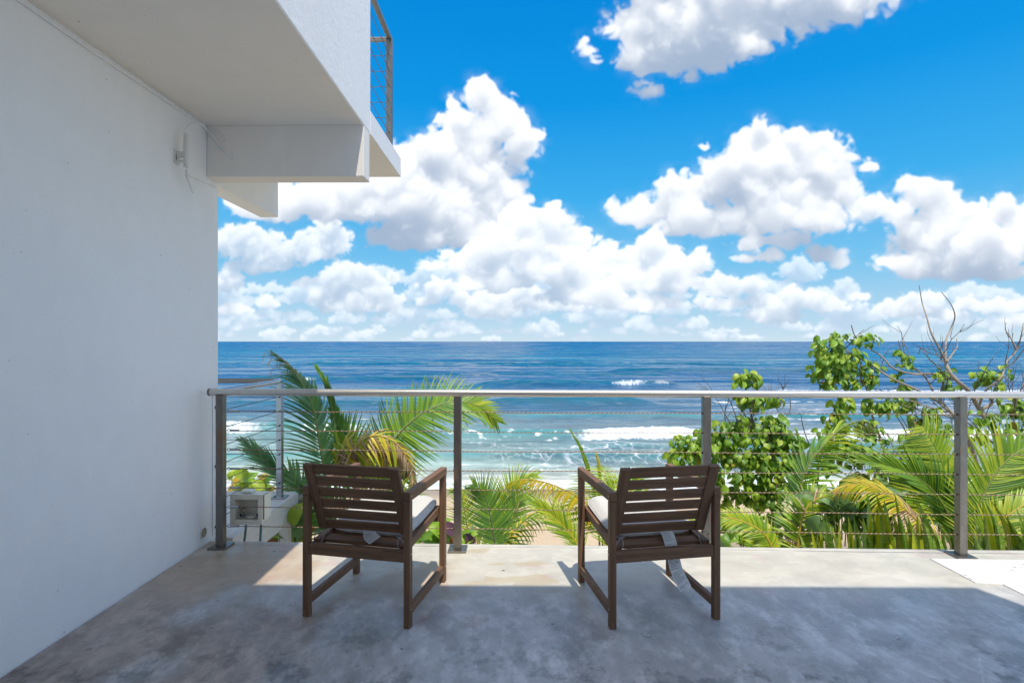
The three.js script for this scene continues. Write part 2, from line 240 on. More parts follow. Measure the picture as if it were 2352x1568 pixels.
const floorTone = (x, y) => {                                // x from the wall, y from the far edge, metres
  const cloud = fbm(x * 1.5 + 3, y * 1.7, 6, 0.62), blot = fbm(x * 4.6 + 11, y * 4.2, 5, 0.6), tr = trowel(x, y);
  const crisp = sst(-0.12, 0.2, fbm(x * 4.2 - 3, y * 3.6, 6, 0.66)), flake = sst(0.0, 0.3, fbm(x * 11 + 17, y * 6, 6, 0.7));
  let v = 0.46 + 0.10 * cloud + 0.10 * (sst(-0.05, 0.35, blot) - 0.3) + 0.10 * tr + 0.08 * (crisp - 0.3) + 0.11 * flake + 0.05 * noise(x * 70, y * 70) + 0.04 * noise(x * 150, y * 150);
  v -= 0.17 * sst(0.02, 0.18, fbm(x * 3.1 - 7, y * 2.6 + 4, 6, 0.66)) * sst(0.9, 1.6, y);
  return [v, cloud, blot, tr];
};
const crisp0 = (x, y) => sst(-0.02, 0.12, fbm(x * 3.3 + 8, y * 6, 6, 0.62)) - 0.5;
const concreteMap = tex(2048, 1900, (x, y) => {
  let [v, cloud, blot] = floorTone(x, y);
  const sunlitOrWorn = 1 - sst(0.55, 1.0, y + 0.16 * fbm(x * 2, y * 3, 4)), brown = sst(0.0, 0.4, fbm(x * 1.6 + 21, y * 1.5, 5) + 0.5 - 0.30 * x + 0.16 * (y - 1));  // paler, warmer band along the far edge paints in the sunlight there
  v = mix(v, 0.53 + 0.09 * cloud + 0.08 * blot + 0.05 * crisp0(x, y), sunlitOrWorn);
  const tan = sst(0.12, 0.2, fbm(x * 2.4 + 5, y * 5.5, 5, 0.55) - 0.35 * Math.abs(x - 2.0)) * sunlitOrWorn;
  let c = [v * mix(1.0, 1.03, sunlitOrWorn), v * mix(0.98, 0.965, sunlitOrWorn), v * mix(0.98, 0.82, sunlitOrWorn)];
  c = [mix(c[0], c[0] * 0.84, brown), mix(c[1], c[1] * 0.70, brown), mix(c[2], c[2] * 0.60, brown)];
  c = [mix(c[0], 0.46, tan * 0.6), mix(c[1], 0.37, tan * 0.6), mix(c[2], 0.22, tan * 0.6)];
  const red = 0.5 * sst(0.3, 0.5, fbm(x * 3.6 - 31, y * 3.2, 4)); c = [c[0], c[1] * (1 - 0.16 * red), c[2] * (1 - 0.1 * red)];
  for (const m of marks) { const q = Math.hypot(x - m[0], (y - m[1]) * (1 + m[3])) / m[2]; if (q < 1) c = m[3] > 0.4 ? [0.66, 0.65, 0.62] : [0.12, 0.10, 0.08]; }
  for (const [ax, ay, bx, by] of [[2.9, 2.0, 2.4, 3.2], [4.2, 1.4, 3.3, 2.6], [1.2, 1.9, 1.5, 1.75]]) { const t = clamp(((x - ax) * (bx - ax) + (y - ay) * (by - ay)) / ((bx - ax) ** 2 + (by - ay) ** 2)), q = Math.hypot(x - ax - t * (bx - ax), y - ay - t * (by - ay)); if (q < 0.004 && noise(x * 30, y * 30) > -0.15) c = c.map((k) => k * 1.15 + 0.02); }
  return c;
}, FW, FD);
const concreteRough = tex(1024, 950, (x, y) => 0.40 + 0.22 * fbm(x * 3 + 2, y * 3, 5, 0.6) + 0.14 * noise(x * 26, y * 26), FW, FD, false);
const concreteBump = tex(1024, 1024, (x, y) => 0.5 + 0.4 * fbm(x * 8, y * 8, 5, 0.6), 2, 2, false);
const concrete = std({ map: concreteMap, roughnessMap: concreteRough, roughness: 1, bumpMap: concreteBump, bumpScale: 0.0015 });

// ---------------------------------------------------------------- the house: wall, slab overhead, beams
const WX = -2.157, SX = -1.06, H0 = 2.9, H1 = 3.07, PT = 4.0, RZ = -1.45, RX = 3.23;
const house = thing('beach_house', 'white plastered house with an upper balcony slab jutting over the terrace', 'house');
part('wall', [box(WX - 0.3, WX, -3.4, H0 + 0.003, -3.88, 3.2, 0.008), box(WX + 0.002, 4.6, -0.2, H0 + 0.003, 2.9, 3.2, 0)], plaster, house);
part('balcony_slab', [box(-4.6, SX - 0.004, H0, H1, -4.92, 3.2, 0.006), box(SX - 0.004, RX, H0, H1, RZ, 3.2, 0.006)], soffitBounceTint, house);
part('parapet', [box(SX - 0.16, SX, H1 - 0.168, PT, -3.9, RZ - 0.002, 0.008), box(SX - 0.16, RX + 0.002, H1 + 0.001, PT, RZ - 0.002, RZ + 0.15, 0.008), box(RX - 0.15, RX, H1 + 0.001, PT, RZ + 0.15, 3.2, 0.008)], roughPlaster, house);
part('slab_edge', box(SX - 0.004, SX + 0.001, H0 + 0.002, H1 - 0.001, -4.918, -3.902, 0), roughPlaster, house);
part('cross_beam', box(WX + 0.001, SX - 0.001, 2.543, H0 + 0.001, -3.879, -3.73, 0.006), soffitBounceTint, house);
part('side_beam', box(-2.365, -2.2, 2.543, H0 + 0.001, -4.956, -3.885, 0.006), soffitBounceTint, house);
const darkHole = std({ color: new THREE.Color(0.03, 0.028, 0.025), roughness: 0.7, metalness: 0.3 });
part('mounting_strip', box(WX, WX + 0.006, 0.02, 1.03, -3.868, -3.80, 0.002), plaster, house);
for (const y of [0.93, 0.51, 0.08]) part('bolt', new THREE.CylinderGeometry(0.011, 0.011, 0.006, 14).rotateZ(Math.PI / 2).translate(WX + 0.008, y + 0.0, -3.832), darkHole, house);
{ const g = new THREE.CylinderGeometry(0.034, 0.034, 0.008, 28).rotateZ(Math.PI / 2).translate(WX + 0.002, 0.088, -3.69); part('drain_cap', g, std({ color: new THREE.Color(0.36, 0.30, 0.24), roughness: 0.9 }), house); part('cap_ring', new THREE.TorusGeometry(0.036, 0.004, 8, 30).rotateY(Math.PI / 2).translate(WX + 0.004, 0.088, -3.69), plaster, house); }

// ---------------------------------------------------------------- terrace floor
const edgeZ = (x) => mix(-3.702, -3.575, (x + 2.1) / 6.0);
function slab(pts, y0, y1, uv0 = [-WX, 3.8]) {              // a flat polygon with thickness; uv from the wall and the far edge
  const s = new THREE.Shape(pts.map(([x, z]) => new THREE.Vector2(x, -z))), g = new THREE.ExtrudeGeometry(s, { depth: y1 - y0, bevelEnabled: true, bevelThickness: 0.003, bevelSize: 0.003, bevelSegments: 1 }).rotateX(-Math.PI / 2).translate(0, y0, 0);
  const p = g.attributes.position, u = g.attributes.uv; for (let i = 0; i < p.count; i++) u.setXY(i, p.getX(i) + uv0[0], p.getZ(i) + uv0[1] + p.getY(i) * 0.6); return g;
}
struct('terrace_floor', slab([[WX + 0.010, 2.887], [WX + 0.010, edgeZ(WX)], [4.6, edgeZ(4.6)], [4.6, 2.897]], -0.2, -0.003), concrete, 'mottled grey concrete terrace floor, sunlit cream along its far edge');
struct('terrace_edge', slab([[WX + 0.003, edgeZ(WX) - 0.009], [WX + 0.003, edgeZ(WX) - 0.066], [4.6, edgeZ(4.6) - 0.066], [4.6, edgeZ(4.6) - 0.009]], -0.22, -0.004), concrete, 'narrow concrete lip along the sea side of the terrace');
struct('terrace_foundation', box(WX, 4.6, -4.2, -0.222, -3.6, 2.9, 0), plaster, 'white plastered wall under the terrace');
const whiteCoat = std({ map: tex(1024, 1024, (x, y) => { const g = 0.66 + 0.05 * fbm(x * 3, y * 3, 5) + 0.04 * noise(x * 45, y * 45), s = sst(0.34, 0.42, noise(x * 26, y * 26)) * sst(0.0, 0.4, fbm(x * 2 + 7, y * 2, 3)), m = 1 - 0.7 * s; return [g * m, g * 0.985 * m, g * 0.955 * m]; }, 2, 4), roughness: 0.8, bumpMap: roughBump, bumpScale: 0.01 });
struct('painted_ledge', slab([[2.66, -3.49], [2.66, -3.15], [2.80, -3.13], [2.80, 0.6], [4.55, 0.6], [4.55, -3.44]], -0.02, 0.004), whiteCoat, 'white painted rough strip at the right side of the terrace');

// ---------------------------------------------------------------- beach and dune
const shore = (x) => 20.2 + 0.9 * noise(x * 0.12, 3) + 0.04 * x;
function groundY(x, d) {                                    // d metres in front of the eye
  const right = sst(0.9, 2.6, x - 0.12 * (d - 4)), left = sst(1.2, 2.6, -x - 0.1 * (d - 4));
  const near = mix(mix(-2.35, -0.95, right), -1.7, left * (1 - right));
  const t = clamp((d - 4) / 9), dune = mix(near, -3.05, Math.pow(t, 0.8));
  let y = d < 13 ? dune : mix(-3.05, -4.1, (d - 13) / (20 - 13)); if (d > 20) y = -4.1 - (d - 20) * 0.12;
  return y + 0.05 * fbm(x * 0.7, d * 0.7, 4) + 0.02 * fbm(x * 3, d * 3, 3) * (d < 18 ? 1 : 0);
}
function grid(nx, nz, fx, fz, fy) {
  const pos = [], uv = [], idx = [];
  for (let j = 0; j <= nz; j++) for (let i = 0; i <= nx; i++) { const d = fz(j / nz), x = fx(i / nx, d), y = fy(x, d); pos.push(x, y, -d); uv.push(x, d); }
  for (let j = 0; j < nz; j++) for (let i = 0; i < nx; i++) { const a = j * (nx + 1) + i, b = a + nx + 1; idx.push(a, a + 1, b, b, a + 1, b + 1); }
  const g = new THREE.BufferGeometry(); g.setAttribute('position', new THREE.Float32BufferAttribute(pos, 3)); g.setAttribute('uv', new THREE.Float32BufferAttribute(uv, 2)); g.setIndex(idx); g.computeVertexNormals(); return g;
}
{
  const g = grid(220, 150, (s) => -45 + 95 * s, (s) => 3.6 + 26 * Math.pow(s, 1.15), groundY), p = g.attributes.position, col = [];
  for (let i = 0; i < p.count; i++) {
    const x = p.getX(i), d = -p.getZ(i), wet = sst(-3.2, -1.0, d - shore(x) + 0.8 * fbm(x * 0.4, d * 0.4, 3)), lit = sst(0.8, 2.4, x - 0.12 * (d - 4)) * (1 - sst(9, 13, d)), n = 1 + 0.08 * fbm(x * 2, d * 2, 4);
    const sand = [0.58 * n, 0.44 * n, 0.29 * n], w = [0.34 * n, 0.27 * n, 0.21 * n], soil = [0.20 * n, 0.15 * n, 0.095 * n];
    for (let k = 0; k < 3; k++) col.push(mix(mix(sand[k], w[k], wet), soil[k], lit * 0.8));
  }
  g.setAttribute('color', new THREE.Float32BufferAttribute(col, 3));
  const grain = tex(512, 512, (x, y) => { const v = 0.9 + 0.14 * noise(x * 120, y * 120) + 0.1 * fbm(x * 12, y * 12, 4); return [v, v, v]; }, 1.5, 1.5);
  struct('beach', g, std({ map: grain, vertexColors: true, roughness: 0.92 }), 'pale sand beach below the terrace');
}

// ---------------------------------------------------------------- the sea
const SEA = -4.1, EH = EYE - SEA;
// breakers: distance of the crest at x, height, where along x, how much of it is white
const waves = [
  { d: (x) => 31.2 + 0.05 * x + 0.5 * noise(x * 0.15, 1), h: 0.46, x0: 3.6, x1: 11.2, foam: 1, w: 1.25 },
  { d: (x) => 31.4 + 0.02 * x + 0.5 * noise(x * 0.15, 1), h: 0.42, x0: -4.5, x1: 3.6, foam: 0.05, w: 1.4 },
  { d: (x) => 33.2 + 0.9 * noise(x * 0.12, 9), h: 0.55, x0: -20, x1: -15.8, foam: 0.92, w: 1.2 },
  { d: (x) => 33.6 + 0.5 * noise(x * 0.2, 19), h: 0.55, x0: -15.6, x1: -13.6, foam: 0, w: 1.5 },
  { d: (x) => 33.6 + 0.5 * noise(x * 0.2, 19), h: 0.5, x0: -13.2, x1: -9.4, foam: 0.9, w: 1.2 },
  { d: (x) => 31 + 0.4 * noise(x * 0.2, 4), h: 0.46, x0: 15.5, x1: 34, foam: 0.95, w: 1.2 },
  { d: (x) => 47.5 + 0.04 * x + 0.5 * noise(x * 0.1, 2), h: 0.62, x0: -3, x1: 11.5, foam: 0, w: 2.2 },
  { d: (x) => 39.5 + 0.9 * noise(x * 0.1, 12), h: 0.22, x0: -4, x1: 30, foam: 0, w: 1.6 },
  { d: (x) => 28.2 + 0.5 * noise(x * 0.2, 22), h: 0.2, x0: 4, x1: 20, foam: 0, w: 1.2 },
  { d: (x) => 47.0 + 1.2 * noise(x * 0.1, 7), h: 0.3, x0: -26, x1: -10, foam: 0.0, w: 2 },
  { d: (x) => 54 + 0.02 * x + 0.6 * noise(x * 0.13, 4), h: 0.6, x0: 25, x1: 80, foam: 1, w: 1.7 },
  { d: (x) => 68 + 0.7 * noise(x * 0.09, 5), h: 0.62, x0: -5, x1: 20, foam: 0.0, w: 2.4 },
  { d: (x) => 67.2 + 0.5 * noise(x * 0.6, 5), h: 0.2, x0: 12.2, x1: 15.6, foam: 0.7, w: 0.75 },
  { d: (x) => 67.2 + 0.5 * noise(x * 0.6, 5), h: 0.1, x0: 17.4, x1: 18.8, foam: 0.6, w: 0.6 },
  { d: (x) => 75 + 0.9 * noise(x * 0.08, 6), h: 0.7, x0: -38, x1: -10, foam: 0.0, w: 2.6 },
  { d: (x) => 74.2 + 0.6 * noise(x * 0.5, 6), h: 0.2, x0: -30.5, x1: -28, foam: 0.7, w: 0.75 },
  { d: (x) => 98 + 1.5 * noise(x * 0.05, 8), h: 0.7, x0: 18, x1: 110, foam: 0, w: 3.4 },
  { d: (x) => 88 + 1.5 * noise(x * 0.05, 18), h: 0.4, x0: -20, x1: 24, foam: 0, w: 3.4 },
  { d: (x) => 128 + 2 * noise(x * 0.04, 10), h: 0.6, x0: -50, x1: 60, foam: 0, w: 5 },
  { d: (x) => 25.6 + 0.6 * noise(x * 0.2, 14), h: 0.2, x0: -20, x1: 16, foam: 0, w: 1.1 },
];
function seaAt(x, d) {                                      // [height, foam, crest face]
  let y = 0, foam = 0, face = 0;
  const amp = sst(20, 30, d) * (1 - sst(140, 400, d));
  y += amp * (0.16 * noise(x * 0.05, d * 0.11) + 0.09 * noise(x * 0.13 + 7, d * 0.3) + 0.045 * noise(x * 0.4, d * 0.8));
  for (const w of waves) {
    if (x < w.x0 - 4 || x > w.x1 + 4) continue;
    const c = w.d(x), s = d - c; if (s < -w.w * 4 || s > w.w * 6) continue;
    const e = sst(w.x0 - 2, w.x0 + 2, x) * (1 - sst(w.x1 - 2, w.x1 + 2, x)), up = s < 0 ? Math.exp(-s * s / (w.w * w.w * 0.32)) : Math.exp(-s * s / (w.w * w.w * 2.2));
    y += w.h * e * up; if (s < 0.3) face = Math.max(face, e * up * (s < 0 ? 1 : 0.4));
    if (w.foam > 0) {
      const rag = fbm(x * 0.9, d * 0.7 + w.h, 5, 0.65) * 0.9 + fbm(x * 5, d * 2.4, 3) * 0.5, ee = sst(w.x0 - 0.6, w.x0 + 0.9, x + rag * 1.6) * (1 - sst(w.x1 - 0.9, w.x1 + 0.6, x + rag * 1.6));
      const band = sst(-w.w * 1.05, -w.w * 0.8, s + rag * 0.75) * (1 - sst(w.w * 0.0, w.w * 0.22, s + rag * 0.45));
      foam = Math.max(foam, ee * band * (w.foam > 0.5 ? w.foam * (0.86 + 0.4 * fbm(x * 2.2, d * 1.2, 3)) : sst(0.62, 0.8, 0.5 + 0.6 * fbm(x * 1.3, d * 1.6, 4))));
    }
  }
  if (foam > 0.05) y += foam * (0.10 * noise(x * 2.3, d * 2.1) + 0.07 * noise(x * 5.1, d * 4.3));
  return [y, foam, face];
}
{
  const rows = []; for (let q = 186; q > 1.2; q -= q > 60 ? 0.36 : q > 20 ? 0.3 : 0.24) rows.push(EH * 540 / q); for (const q of [0.9, 0.6, 0.35, 0.18, 0.07]) rows.push(EH * 540 / q);
  const NX = 1150, NZ = rows.length - 1, pos = new Float32Array((NX + 1) * (NZ + 1) * 3), nor = new Float32Array(pos.length), col = new Float32Array(pos.length), idx = new Uint32Array(NX * NZ * 6);
  const hAt = (x, d) => {                                   // small waves, for the normals
    let h = 0; const far = d;
    for (const [L, s] of [[0.55, 0.34], [1.3, 0.36], [3.1, 0.34], [7.5, 0.30], [19, 0.24], [48, 0.18], [130, 0.10]]) if (L > far * 0.004) h += s * (1 - 0.80 * sst(50, 240, d)) * L * 0.55 * noise(x / L * 0.62 + L, d / L * 1.5);
    return h;
  };
  for (let j = 0, o = 0; j <= NZ; j++) for (let i = 0; i <= NX; i++, o += 3) {
    const d = rows[j], x = (i / NX * 2 - 1) * 1.27 * d, [y, f0, face] = d < 170 ? seaAt(x, d) : [0, 0, 0];
    const wash = sst(-0.6, 1.5, d - shore(x) + 0.9 * fbm(x * 0.5, d * 0.4, 4));   // thin sheet running up the sand
    pos[o] = x; pos[o + 1] = SEA + y * sst(21, 26, d) + (d < 23 ? (1 - sst(18.5, 22.5, d)) * 0.03 : 0); pos[o + 2] = -d;
    const e = Math.max(0.12, d * 0.004); let hx = 0, hz = 0;
    const a = hAt(x + e, d), b = hAt(x - e, d), c = hAt(x, d + e * 1.2), g = hAt(x, d - e * 1.2); hx = (a - b) / (2 * e); hz = (c - g) / (2.4 * e);
    if (d < 150) { const q = 0.25, Y = (xx, dd) => seaAt(xx, dd)[0]; hx += (Y(x + q, d) - Y(x - q, d)) / (2 * q); hz += (Y(x, d + q) - Y(x, d - q)) / (2 * q); }
    hz += 0.17 * sst(30, 140, d); const k = 1 / Math.hypot(hx, hz, 1); nor[o] = -hx * k; nor[o + 1] = k; nor[o + 2] = hz * k;  // far normals leaned toward the viewer, so distant water reflects bluer sky
    // colour of the water: sand shows through near the shore, deep blue far out
    const left = sst(8, -10, x) || 0, lf = 1 - sst(-10, 9, x), mot = fbm(x * 0.05 + 4, d * 0.05, 4), st = fbm(x / (d * 0.13) + 3, Math.log(d) * 24, 4, 0.6), L = (t, A, B) => [0, 1, 2].map((n) => mix(A[n], B[n], t));
    let w = [0.50, 0.50, 0.40];
    w = L(sst(20.5, 24.5, d + mot), w, L(lf, [0.23, 0.32, 0.31], [0.28, 0.39, 0.35]));
    w = L(sst(25, 33, d + 3 * mot), w, L(lf, [0.10, 0.17, 0.21], [0.14, 0.26, 0.265]));
    w = L(sst(33, 43, d + 4 * mot), w, [0.05, 0.125, 0.205]);
    w = L(sst(46, 70, d + 9 * mot), w, [0.018, 0.095, 0.21]);
    w = L(sst(70, 130, d + 25 * mot), w, [0.005, 0.095, 0.205]);
    w = L(sst(170, 800, d), w, [0.005, 0.088, 0.21]);
    w = L(sst(800, 5000, d), w, [0.006, 0.078, 0.20]);
    const teal = sst(0.1, 0.7, fbm(x / (d * 0.3) + 3, Math.log(d) * 11, 4) + 0.25) * (Math.exp(-(((d - 57) / 9) ** 2)) * lf * 1.0 + 0.7 * Math.exp(-((Math.log(d / 185) / 0.35) ** 2)) + 0.35 * Math.exp(-((Math.log(d / 330) / 0.3) ** 2)));
    w = L(clamp(teal), w, [0.01, 0.19, 0.27]);
    w = L(face * 0.8, w, d < 40 ? [0.05, 0.25, 0.26] : [0.008, 0.12, 0.18]);
    w = w.map((v) => v * (1 + 0.22 * st + 0.18 * noise(x * 0.3, d * 0.6) + 0.12 * noise(x * 1.1, d * 1.9)));
    // foam
    let foam = f0;
    const lace = (s, k2) => 1 - sst(0, k2, worleyEdge(x * s + 0.6 * fbm(x * s * 0.7, d * s * 0.6, 3), d * s * 0.55 + 0.5 * fbm(d * s * 0.6 + 9, x * s * 0.7, 3)));
    const where = sst(0.10, 0.55, fbm(x * 0.16 + 2, d * 0.2, 4) + 0.42 * Math.exp(-(((x - 3) / 8) ** 2) - (((d - 26.5) / 3) ** 2)) + 0.10) * sst(20, 22, d) * (1 - sst(29, 31, d));
    foam = Math.max(foam, where * Math.max(lace(0.85, 0.09) * 0.8, lace(2.1, 0.13) * 0.45) * (0.55 + 0.9 * sst(-0.2, 0.4, fbm(x * 1.2, d * 1.4, 3))));
    const trail = sst(34, 38, d) * (1 - sst(50, 53, d)) * sst(12, 20, x) + (d < 36 && d > 32 && x > 2 && x < 12 ? 0.5 : 0);
    if (trail > 0) foam = Math.max(foam, trail * 0.85 * sst(0.16, 0.42, fbm(x * 0.35, d * 0.9, 5, 0.6)));
    const lf2 = sst(-7, -12, -x) ? 0 : sst(7, 12, -x); if (lf2 > 0 && d > 28 && d < 40) foam = Math.max(foam, lf2 * 0.6 * sst(0.30, 0.55, fbm(x * 0.4 + 9, d * 0.9, 5, 0.6)) );
    const sw = d - shore(x) + 0.9 * fbm(x * 0.45, 3, 4); foam = Math.max(foam, 0.95 * sst(-0.35, 0.1, sw) * (1 - sst(0.6, 1.7, sw + 0.8 * fbm(x * 0.8, d * 1.5, 4))), 0.6 * Math.exp(-(((sw - 2.1) / 0.3) ** 2)) * sst(0.0, 0.35, fbm(x * 0.5, d * 0.8, 4) + 0.15), 0.75 * Math.exp(-(((sw - 3.6) / 0.3) ** 2)) * sst(0.05, 0.35, fbm(x * 0.4 + 8, d * 0.8, 4)));
    const caps = d > 60 && d < 400 ? sst(0.70, 0.8, fbm(x * 0.16, d * 0.25, 5, 0.6)) * 0.7 : 0; foam = Math.max(foam, caps);
    w = L(clamp(foam), w, [0.86, 0.87, 0.88]);
    col[o] = w[0]; col[o + 1] = w[1]; col[o + 2] = w[2];
  }
  let q = 0; for (let j = 0; j < NZ; j++) for (let i = 0; i < NX; i++) { const a = j * (NX + 1) + i, b = a + NX + 1; idx[q++] = a; idx[q++] = a + 1; idx[q++] = b; idx[q++] = b; idx[q++] = a + 1; idx[q++] = b + 1; }
  const g = new THREE.BufferGeometry(); g.setAttribute('position', new THREE.BufferAttribute(pos, 3)); g.setAttribute('normal', new THREE.BufferAttribute(nor, 3)); g.setAttribute('color', new THREE.BufferAttribute(col, 3)); g.setIndex(new THREE.BufferAttribute(idx, 1));
  struct('sea', g, phys({ vertexColors: true, roughness: 0.24, ior: 1.33, specularIntensity: 0.6 }), 'blue and turquoise sea with white breakers');
}

// ---------------------------------------------------------------- metal, wood, cloth
const steelMap = tex(512, 512, (x, y) => {
  const b = 0.215 + 0.05 * noise(x * 3, y * 400) + 0.04 * fbm(x * 12, y * 30, 3), rust = sst(0.28, 0.5, fbm(x * 5 + 3, y * 22, 5, 0.6)) * 0.8;
  return [mix(b, 0.30, rust), mix(b * 0.92, 0.16, rust), mix(b * 0.82, 0.08, rust)];
}, 1.0, 0.25);
const railSteel = std({ map: tex(512, 128, (x, y) => { const b = 0.62 + 0.04 * noise(x * 3, y * 400) + 0.03 * fbm(x * 12, y * 30, 3), rust = sst(0.5, 0.66, fbm(x * 7 + 3, y * 22, 5, 0.6)) * 0.7; return [mix(b, 0.30, rust), mix(b * 0.96, 0.17, rust), mix(b * 0.90, 0.09, rust)]; }, 1.6, 0.15), roughness: 0.36, metalness: 0.85 });
const steelRough = tex(512, 512, (x, y) => 0.34 + 0.08 * noise(x * 4, y * 300) + 0.4 * sst(0.2, 0.5, fbm(x * 5 + 3, y * 22, 5, 0.6)), 1.0, 0.25, false);
const steel = std({ map: steelMap, roughnessMap: steelRough, roughness: 1, metalness: 0.85 });
const rustySteel = std({ map: tex(256, 512, (x, y) => { const b = 0.22 + 0.04 * fbm(x * 12, y * 40, 3), r = sst(0.0, 0.42, fbm(x * 3.1 + 8, y * 26, 5, 0.6)) * 0.85; return [mix(b, 0.26, r), mix(b * 0.94, 0.135, r), mix(b * 0.86, 0.065, r)]; }, 1.1, 0.25), roughness: 0.5, metalness: 0.7 });
const galv = std({ color: new THREE.Color(0.42, 0.43, 0.45), roughness: 0.42, metalness: 0.75, roughnessMap: steelRough });
const ropeMap = tex(64, 32, (x, y) => { const s = Math.sin((x / 0.03 + y / 0.016) * 2 * Math.PI), r = 0.5 + 0.5 * noise(x * 40, 3); return s > 0.1 ? [0.42, 0.33 - 0.05 * r, 0.24 - 0.07 * r] : [0.17, 0.10, 0.065]; }, 0.12, 0.016);
const rope = std({ map: ropeMap, roughness: 0.6, metalness: 0.35 });
const darkCable = std({ color: new THREE.Color(0.13, 0.105, 0.09), roughness: 0.55, metalness: 0.5 });
const tint = (f, w, h, wm, hm) => std({ map: tex(w, h, f, wm, hm), roughness: 0.62 });
const woodBump = tex(512, 256, (x, y) => 0.5 + 0.4 * fbm(x * 3, y * 120, 4) + 0.2 * noise(x * 8, y * 300), 0.6, 0.15, false);
const wood = std({ map: tex(1024, 256, (x, y) => {
  const g = fbm(x * 2.2 + 0.4 * noise(x * 3, y * 10), y * 46, 5, 0.6), f = noise(x * 14, y * 330), p = fbm(x * 2.6 + 5, y * 9, 3);
  const v = 1 + 0.55 * g + 0.2 * f + 0.35 * p, sunlitOrWorn = sst(0.1, 0.6, fbm(x * 4 + 31, y * 24, 5)) * 0.5;
  return [mix(0.18 * v, 0.25, sunlitOrWorn), mix(0.094 * v, 0.155, sunlitOrWorn), mix(0.050 * v, 0.095, sunlitOrWorn)];
}, 1.2, 0.3), roughness: 0.62, bumpMap: woodBump, bumpScale: 0.0012 });
const canvasBump = tex(256, 256, (x, y) => 0.5 + 0.22 * Math.sin(x * 2 * Math.PI / 0.0032) * Math.sin(y * 2 * Math.PI / 0.0032) + 0.5 * fbm(x * 16, y * 16, 4), 0.2, 0.2, false);
const cloth = std({ color: new THREE.Color(0.60, 0.59, 0.56), roughness: 0.95, bumpMap: canvasBump, bumpScale: 0.002 });
const cordM = std({ color: new THREE.Color(0.42, 0.42, 0.45), roughness: 0.9 });
const screwM = std({ color: new THREE.Color(0.55, 0.55, 0.54), roughness: 0.35, metalness: 0.9 });

// ---------------------------------------------------------------- railings
function railing() {
  const zr = (x) => mix(-3.662, -3.545, (x + 2.0) / 4.95);
  const r = thing('cable_railing', 'steel cable railing with seven rust-brown wires along the terrace edge behind both chairs', 'railing', null, V(0, 0, zr(0)));
  const P = (x, y) => V(x, y, zr(x) - zr(0));
  part('handrail', tube([P(-2.092, 1.055), P(4.9, 1.052)], 0.0235, 0.0235, 20, 1), railSteel, r);
  part('end_cap', new THREE.CylinderGeometry(0.0255, 0.0255, 0.012, 24).rotateZ(Math.PI / 2).translate(-2.096, 1.055, zr(-2.092) - zr(0)), steel, r);
  const xs = [-2.018, -0.397, 1.255, 2.898, 4.6];
  xs.forEach((x, i) => {
    const p = part('post', box(-0.025, 0.025, 0.012, 1.036, -0.025, 0.025, 0.003, 1), i ? steel : rustySteel, r, P(x, 0));
    shiftUV(p.geometry, i * 0.31, i * 0.07);
    part('base_plate', box(-0.062, 0.062, -0.001, 0.0125, -0.062, 0.062, 0.004), steel, p);
  });
  for (let k = 0; k < 7; k++) {
    const y = 0.924 - k * 0.1303, pts = []; for (let i = 0; i <= 20; i++) { const x = mix(-1.905, 4.85, i / 20); pts.push(P(x, y - 0.002 * Math.sin(i * 1.1 + k))); }
    part('cable', tube(pts, 0.0029, 0.0029, 8, 60), rope, r);
    const t = part('turnbuckle', [tube([V(0.012, 0, 0), V(0.028, 0, 0)], 0.0028), tube([V(0.044, 0, 0), V(0.104, 0, 0)], 0.0085, 0.0078, 10), new THREE.TorusGeometry(0.009, 0.0026, 6, 16).translate(0.036, 0, 0).toNonIndexed()], galv, r, P(-2.0, y));
    t.rotation.y = 0.02;
    for (const x of xs.slice(1)) part('ferrule', new THREE.CylinderGeometry(0.006, 0.006, 0.006, 10).rotateZ(Math.PI / 2), darkHole, r, P(x - 0.027, y));
  }
}
railing();
function upperRailing() {                                    // on the balcony overhead
  const X = SX - 0.075, Z = -4.80, y0 = H1, top = y0 + 1.03;
  const r = thing('balcony_railing', 'steel cable railing on the upper balcony above the cross beam, seen against blue sky', 'railing', null, V(X, y0, Z));
  const rel = (x, y, z) => V(x - X, y - y0, z - Z);
  part('side_handrail', tube([rel(X, top, Z - 0.024), rel(X, top, 0.5)], 0.0235, 0.0235, 16, 1), steel, r);
  part('front_handrail', tube([rel(-4.4, top - 0.01, Z), rel(X - 0.024, top - 0.01, Z)], 0.021, 0.021, 16, 1), steel, r);
  for (const [x, z] of [[X, Z], [X - 1.5, Z], [X, -3.0]]) { const p = part('post', box(-0.025, 0.025, 0.002, 1.01, -0.025, 0.025, 0.003, 1), steel, r, rel(x, y0, z)); part('base_plate', box(-0.055, 0.055, 0.001, 0.012, -0.055, 0.055, 0.003), steel, p); }
  for (let k = 0; k < 6; k++) { const y = top - 0.155 - k * 0.138; part('cable', tube([rel(X, y, Z + 0.026), rel(X, y, 0.4)], 0.003, 0.003, 6, 1), darkCable, r); part('cable', tube([rel(-4.4, y, Z), rel(X - 0.026, y, Z)], 0.003, 0.003, 6, 1), darkCable, r); }
}
upperRailing();
const deckPaint = std({ map: tex(512, 256, (x, y) => { const v = 0.60 + 0.07 * fbm(x * 2.5, y * 40, 4) + 0.05 * noise(x * 8, y * 160), c = 0.7 * sst(0.5, 0.56, fbm(x * 6, y * 34, 4)); return [mix(v, 0.14, c), mix(v * 0.97, 0.12, c), mix(v * 0.90, 0.09, c)]; }, 1.2, 0.6), roughness: 0.75, bumpMap: woodBump, bumpScale: 0.002 });
